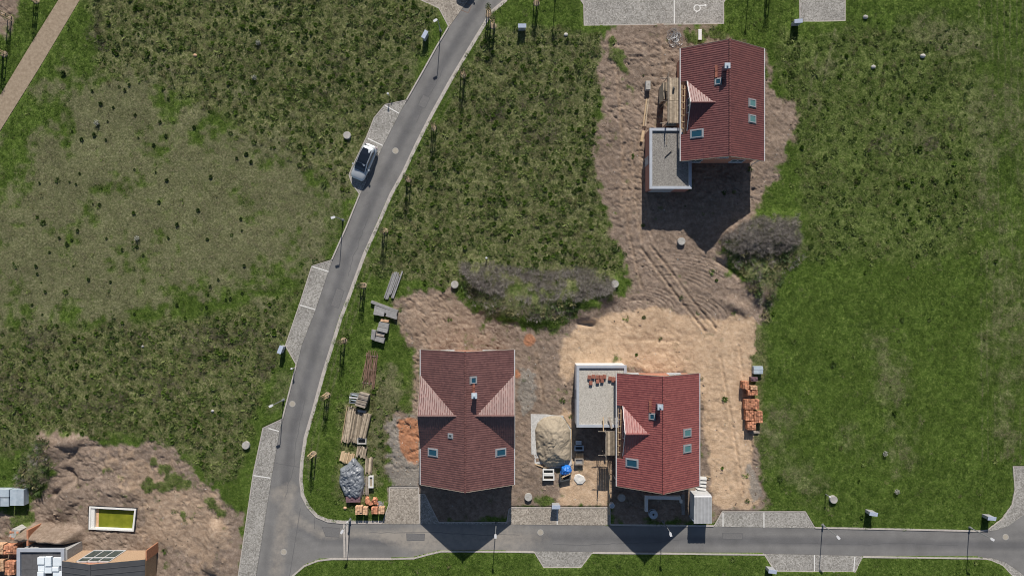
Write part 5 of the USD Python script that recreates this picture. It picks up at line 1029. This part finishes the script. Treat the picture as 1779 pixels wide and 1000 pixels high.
# ------------------------------------------------------------------ grass, weeds, brush
def clump(n, r, h, w, lean, seed, broad=.0):
    """n blades springing from a patch of radius r; h tall, w wide; lean = how far they bow out"""
    R = np.random.default_rng(seed); a = R.uniform(0, 2 * PI, n); q = r * np.sqrt(R.random(n)); b = np.c_[q * np.cos(a), q * np.sin(a), np.zeros(n)]
    d = a + R.normal(0, .9, n); hh = h * R.uniform(.45, 1.1, n) * (1 - .45 * (q / r) ** 2); ln = lean * R.uniform(.3, 1.2, n) * hh
    out = np.c_[np.cos(d), np.sin(d), np.zeros(n)]; sd_ = np.c_[-np.sin(d), np.cos(d), np.zeros(n)]; ww = (w * R.uniform(.6, 1.3, n))[:, None]
    mid = b + out * (ln * .4)[:, None] + np.c_[np.zeros((n, 2)), hh * .62]; tip = b + out * ln[:, None] + np.c_[np.zeros((n, 2)), hh * R.uniform(.75, 1, n)]
    V = np.stack([b - sd_ * ww * .35, b + sd_ * ww * .35, mid + sd_ * ww * (.5 + broad), mid - sd_ * ww * (.5 + broad), tip], 1).reshape(-1, 3)
    i = np.arange(n)[:, None] * 5; return trimesh.Trimesh(V, np.vstack([i + [0, 1, 2], i + [0, 2, 3], i + [3, 2, 4]]), process=False)
def rosette(n, r, h, w, seed):
    R = np.random.default_rng(seed); out = []
    a = np.arange(n) * 2.4 + R.normal(0, .2, n); L = r * R.uniform(.5, 1.1, n); up = h * R.uniform(.3, 1.1, n); V = []
    for k in range(n):
        o = np.array([math.cos(a[k]), math.sin(a[k]), 0]); s = np.array([-o[1], o[0], 0]); ww = w * R.uniform(.7, 1.3)
        V += [o * .02, o * L[k] * .5 + s * ww + [0, 0, up[k]], o * L[k] + [0, 0, up[k] * .75], o * L[k] * .5 - s * ww + [0, 0, up[k]]]
    i = np.arange(n)[:, None] * 4; return trimesh.Trimesh(np.array(V), np.vstack([i + [0, 1, 2], i + [0, 2, 3]]), process=False)
occ = Image.new('F', (nx, ny), 0.0); od = ImageDraw.Draw(occ); xc = UsdGeom.XformCache()
for top in stage.GetPrimAtPath('/World').GetChildren():
    if top.GetCustomDataByKey('kind') == 'structure' or not top.GetCustomDataByKey('category') or top.GetName().startswith(('young_tree', 'street_lamp', 'family_house')): continue
    P_ = []
    for p in Usd.PrimRange(top, Usd.TraverseInstanceProxies()):
        if p.IsA(UsdGeom.Mesh):
            m = np.array(xc.GetLocalToWorldTransform(p)); v = np.array(UsdGeom.Mesh(p).GetPointsAttr().Get()); P_.append((np.c_[v, np.ones(len(v))] @ m)[:, :2])
    P_ = np.vstack(P_)
    if np.ptp(P_, axis=0).max() < .25: continue
    hl = shapely.MultiPoint(P_).convex_hull.buffer(.06)
    if hl.geom_type == 'Polygon': od.polygon([((889.5 + 15 * x - GX0) / ST, (500 - 15 * y - GY0) / ST) for x, y in hl.exterior.coords], fill=1.0)
occ = np.array(occ); pos_r = np.random.default_rng(99)
for x0, x1, y0, y1 in ((18.9, 27.6, 14.3, 26.2), (15.3, 20, 11, 17.9), (-9.8, 0, -21.5, -7), (11.9, 20.4, -21.6, -9.7), (7.2, 12.8, -15.6, -8.6), (-56, -40.9, -43, -28.9)):
    occ[(XY[..., 0] > x0) & (XY[..., 0] < x1) & (XY[..., 1] > y0) & (XY[..., 1] < y1)] = 1
def sample(A, px, py): return ndimage.map_coordinates(A, [(py - GY0) / ST, (px - GX0) / ST], order=1, mode='nearest')
def jitter_grid(step):
    X, Y = np.meshgrid(np.arange(-60, 1840, step), np.arange(-55, 1056, step)); px = (X + pos_r.uniform(-.5, .5, X.shape) * step).ravel(); py = (Y + pos_r.uniform(-.5, .5, Y.shape) * step).ravel(); return px, py
def scatter(name, label, cat, protos, mat_, px, py, smin, smax, sink=.02):
    n = len(px); pi = UsdGeom.PointInstancer.Define(stage, numbered('/World', name)); tag(pi, label, cat, None, 'stuff'); paths = []
    for i, m in enumerate(protos):
        o = usdkit.mesh(stage, f'{pi.GetPath()}/{name}_clump' + (f'_{i:03d}' if i else ''), m, M[mat_[i] if isinstance(mat_, list) else mat_]); paths.append(o.GetPath())
    pi.CreatePrototypesRel().SetTargets(paths); x = (px - 889.5) / 15; y = (500 - py) / 15; z = sample(Z, px, py) - sink
    pi.CreatePositionsAttr(Vt.Vec3fArray.FromNumpy(np.c_[x, y, z].astype(np.float32))); pi.CreateProtoIndicesAttr(Vt.IntArray.FromNumpy(pos_r.integers(0, len(protos), n).astype(np.int32)))
    s = (smin + (smax - smin) * pos_r.random(n) ** 1.6)[:, None] * np.c_[np.ones(n), np.ones(n), pos_r.uniform(.8, 1.2, n)]; pi.CreateScalesAttr(Vt.Vec3fArray.FromNumpy(s.astype(np.float32)))
    a = pos_r.uniform(0, PI, n); pi.CreateOrientationsAttr(Vt.QuathArray([Gf.Quath(float(math.cos(t)), 0, 0, float(math.sin(t))) for t in a])); return pi
def free(px, py, m=5): return (sample(dist_out, px, py) > m) & (sample(occ, px, py) < .3)
# mown and short grass
px, py = jitter_grid(4.4); D_, S_, Dr_, Ro_ = (sample(A, px, py) for A in (dirt, sand, dry, rough)); n_ = sample(NB, px, py)
k = free(px, py) & (D_ < .2 + .55 * pos_r.random(len(px))) & (Dr_ < .35 + .4 * pos_r.random(len(px))) & (pos_r.random(len(px)) < (.80 - .50 * np.clip(Ro_, 0, 1)))
scatter('short_grass', 'short green grass on lawns and verges', 'grass', [clump(40, .30, .20, .035, .9, s) for s in (1, 2, 3)], 'lawn_leaf', px[k], py[k], .5, 1.0)
# tall rough weeds, thicker where the noise says so
px, py = jitter_grid(5.0); D_, Dr_, Ro_ = (sample(A, px, py) for A in (dirt, dry, rough)); n_ = sample(NB, px, py); c_ = sample(NA, px, py)
dens = np.clip(Ro_, 0, 1) * np.clip(.15 + 2.2 * (n_ - .30) + .9 * (c_ - .45), .06, .97)
dens = dens * (1 - .72 * np.clip(Dr_, 0, 1)); dens = np.where(D_ > .45, .006, dens); dens = np.maximum(dens, .010 * (D_ <= .45))
k = free(px, py, 6) & (pos_r.random(len(px)) < dens)
scatter('rough_weeds', 'knee high rough weeds and meadow plants', 'weeds', [clump(34, .26, .28, .055, 1.1, 11, .25), clump(26, .30, .22, .075, 1.4, 12, .35), rosette(26, .36, .14, .060, 13), clump(30, .20, .42, .03, .7, 14, .1), rosette(18, .28, .20, .08, 15), clump(36, .26, .20, .03, 1.6, 16, .1)], ['weed_leaf', 'weed_leaf', 'weed_leaf', 'olive_leaf', 'lawn_leaf', 'olive_leaf'], px[k], py[k], .30, 1.25)
# dead straw in the dry patches and along the dirt
px, py = jitter_grid(5.4); D_, Dr_, Ro_ = (sample(A, px, py) for A in (dirt, dry, rough)); n_ = sample(NB, px, py)
edge_ = D_ * (1 - D_) * 4
k = free(px, py, 6) & (pos_r.random(len(px)) < np.where(Dr_ > .4, .55, .22 * Ro_ + .5 * edge_ * (n_ > .5) + .015)) & ((D_ < .7) | (pos_r.random(len(px)) < .2))
scatter('dry_grass', 'dead straw coloured grass', 'dry grass', [clump(30, .28, .16, .022, 1.6, 21), clump(24, .30, .26, .018, 1.1, 22), clump(26, .34, .10, .025, 2.4, 23)], 'dry_leaf', px[k], py[k], .6, 1.3)
# grey brush on the two soil banks
def inside(px, py, pl): return shapely.contains(Polygon(pl), shapely.points(px, py))
for pl_, lb in (([(796, 462), (820, 455), (845, 448), (870, 462), (905, 464), (950, 474), (1000, 464), (1040, 470), (1066, 488), (1060, 506), (1010, 520), (960, 524), (900, 520), (860, 512), (826, 498)], 'tall dead grey brush on the long soil bank in the middle'), ([(1250, 412), (1285, 385), (1340, 372), (1384, 374), (1388, 420), (1345, 445), (1290, 440), (1256, 430)], 'tall dead grey brush on the soil bank below the top house')):
    px, py = jitter_grid(4.2); k = inside(px, py, pl_) & (pos_r.random(len(px)) < .95 * smoothstep(.36, .52, .55 * sample(NA, px, py) + .45 * sample(NB, px, py)))
    scatter('dry_brush', lb, 'brush', [clump(70, .26, .85, .014, .75, 31), clump(60, .30, .65, .016, 1.0, 32), clump(50, .2, 1.0, .013, .6, 33)], 'brush_stem', px[k], py[k], .7, 1.15)
px, py = jitter_grid(5.6); k = (inside(px, py, [(790, 490), (830, 505), (900, 522), (990, 522), (985, 560), (900, 552), (850, 545), (820, 525)]) | inside(px, py, [(1260, 435), (1390, 440), (1392, 455), (1340, 500), (1335, 560), (1310, 520), (1290, 480)]) | inside(px, py, [(45, 800), (85, 745), (95, 800), (80, 850), (40, 860), (20, 850)]) | inside(px, py, [(975, 525), (1000, 520), (1006, 545), (978, 575)])) & (pos_r.random(len(px)) < .60)
scatter('bank_weeds', 'dark rank weeds on the soil banks', 'weeds', [clump(40, .28, .6, .04, .8, 41, .2), clump(50, .26, .7, .016, .9, 43), clump(34, .30, .4, .06, 1.1, 42, .3), clump(44, .3, .5, .018, 1.2, 44)], ['dark_leaf', 'brush_stem', 'olive_leaf', 'brown_stem'], px[k], py[k], .45, 1.3)
# dead brown stems among the rough weeds of the left field
def dead_zone(pl): return inside(px, py, pl)
px, py = jitter_grid(6.0); k = (dead_zone([(-60, 570), (120, 575), (300, 570), (420, 560), (500, 560), (470, 660), (300, 690), (250, 720), (60, 700), (-60, 720)]) | dead_zone([(180, 10), (240, 60), (180, 90), (140, 60)]) | dead_zone([(520, 60), (600, 100), (580, 180), (520, 140)]) | dead_zone([(830, 180), (960, 160), (980, 240), (860, 270)]) | dead_zone([(1560, 180), (1660, 200), (1640, 300), (1500, 260)])) & free(px, py, 8) & (sample(NA, px, py) > .47 + .14 * pos_r.random(len(px)))
scatter('dead_stems', 'brown dead stems standing among the rough weeds', 'dead stems', [clump(34, .30, .34, .016, 1.0, 71), clump(30, .34, .24, .02, 1.5, 72), clump(26, .25, .42, .014, .8, 73)], 'brown_stem', px[k], py[k], .5, 1.2)
# clods and stones on the bare soil
def lump(seed, sx, sy, sz):
    ic = trimesh.creation.icosphere(1, 1.0); R = np.random.default_rng(seed); return trimesh.Trimesh(ic.vertices * (1 + .28 * R.normal(size=(len(ic.vertices), 1)).clip(-1, 1)) * [sx, sy, sz], ic.faces, process=False)
noisy('clod_soil', [(.3, (.12, .088, .064)), (.7, (.30, .235, .18))], 3, 6, 1, rndobj=.35)
px, py = jitter_grid(6.0); D_, S_, G_ = (sample(A, px, py) for A in (dirt, sand, gravel)); n_ = sample(clod, px, py)
k = (sample(occ, px, py) < .3) & (sample(dist_out, px, py) > 2) & (D_ > .4) & (pos_r.random(len(px)) < np.clip(.12 + .8 * (n_ - .15) + .3 * G_, .05, .8) * (1 - .7 * S_))
scatter('soil_clods', 'small clods of earth lying on the bare soil', 'clods', [lump(1, .09, .07, .05), lump(2, .06, .08, .05), lump(3, .12, .08, .06), lump(4, .05, .05, .04)], 'clod_soil', px[k], py[k], .35, 1.5)
px, py = jitter_grid(9.0); D_, G_ = (sample(A, px, py) for A in (dirt, gravel))
k = (sample(occ, px, py) < .3) & (sample(dist_out, px, py) > 2) & (D_ > .4) & (pos_r.random(len(px)) < .06 + .6 * G_)
scatter('rubble', 'pale rubble and stones lying on the bare soil', 'rubble', [lump(5, .08, .06, .05), lump(6, .05, .07, .04), lump(7, .10, .05, .05)], 'stone_pale', px[k], py[k], .35, 1.2)
# single dark plants standing apart in the dry meadow
def weed_proto(loc):
    t = thing('weed_plant', 'small dark green weed standing alone in the dry left meadow', 'weed', loc, 0, 'single weeds in the dry meadow')
    obj('leaves', rosette(30, .36, .30, .075, 51), 'dark_leaf', t); obj('stem', cat_([tube((0, 0, 0), (.02, .01, .35), .015, 6, .008)] + [tube((0, 0, .1), (.15 * math.cos(a), .15 * math.sin(a), .3), .008, 5, .004) for a in (0, 2, 4)]), 'dark_leaf', t); return t
SPOTS = [(112, 128), (226, 148), (161, 158), (218, 157), (176, 181), (198, 187), (236, 200), (126, 228), (171, 215), (188, 211), (165, 234), (185, 243), (143, 242), (241, 239), (268, 252), (279, 212), (289, 236), (338, 221), (271, 299), (291, 313), (234, 294), (133, 320), (437, 281), (412, 275), (429, 268), (367, 307), (293, 172), (139, 301), (70, 318), (122, 316), (277, 351), (345, 365), (162, 354), (174, 355), (309, 390), (136, 400), (104, 413), (117, 423), (125, 417), (186, 414), (213, 433), (249, 443), (293, 413), (361, 415), (421, 400), (419, 380), (239, 428), (64, 462), (87, 438), (128, 462), (155, 485), (66, 475), (80, 506), (57, 529), (193, 489), (380, 485), (366, 497), (425, 461), (362, 512), (393, 520), (359, 533), (308, 529), (234, 545), (75, 546), (401, 518), (421, 509)]
wp_ = None
for i, (px, py) in enumerate(SPOTS):
    loc = at(px, py)
    if wp_ is None: wp_ = weed_proto(loc)
    else:
        r_ = dup(wp_, loc, i * 1.3); UsdGeom.Xformable(r_).AddScaleOp().Set(Gf.Vec3f(*[float(rng.uniform(.40, .85))] * 3))
fl_ = None
for i, (px, py, lb) in enumerate(((450, 76, 'whitish flowering weed clump in the upper left meadow, the larger one'), (443, 136, 'whitish flowering weed clump in the upper left meadow, nearer the dry patch'), (240, 414, 'whitish weed clump in the middle of the dry left meadow'), (171, 215, 'whitish weed in the upper part of the dry left meadow'), (1556, 852, 'whitish weed clump on the lower right lawn above the cabinets'), (1536, 786, 'whitish weed clump on the bare streak of the right lawn'))):
    loc = at(px, py)
    if fl_ is None:
        fl_ = thing('flowering_weed', lb, 'weed', loc); obj('leaves', rosette(22, .3, .2, .05, 61), 'weed_leaf', fl_); obj('flowers', leaf_cloud(120, (0, 0, .3), (.36, .34, .16), .06, 62), 'pale_leaf', fl_)
    else: dup(fl_, loc, i, lb)
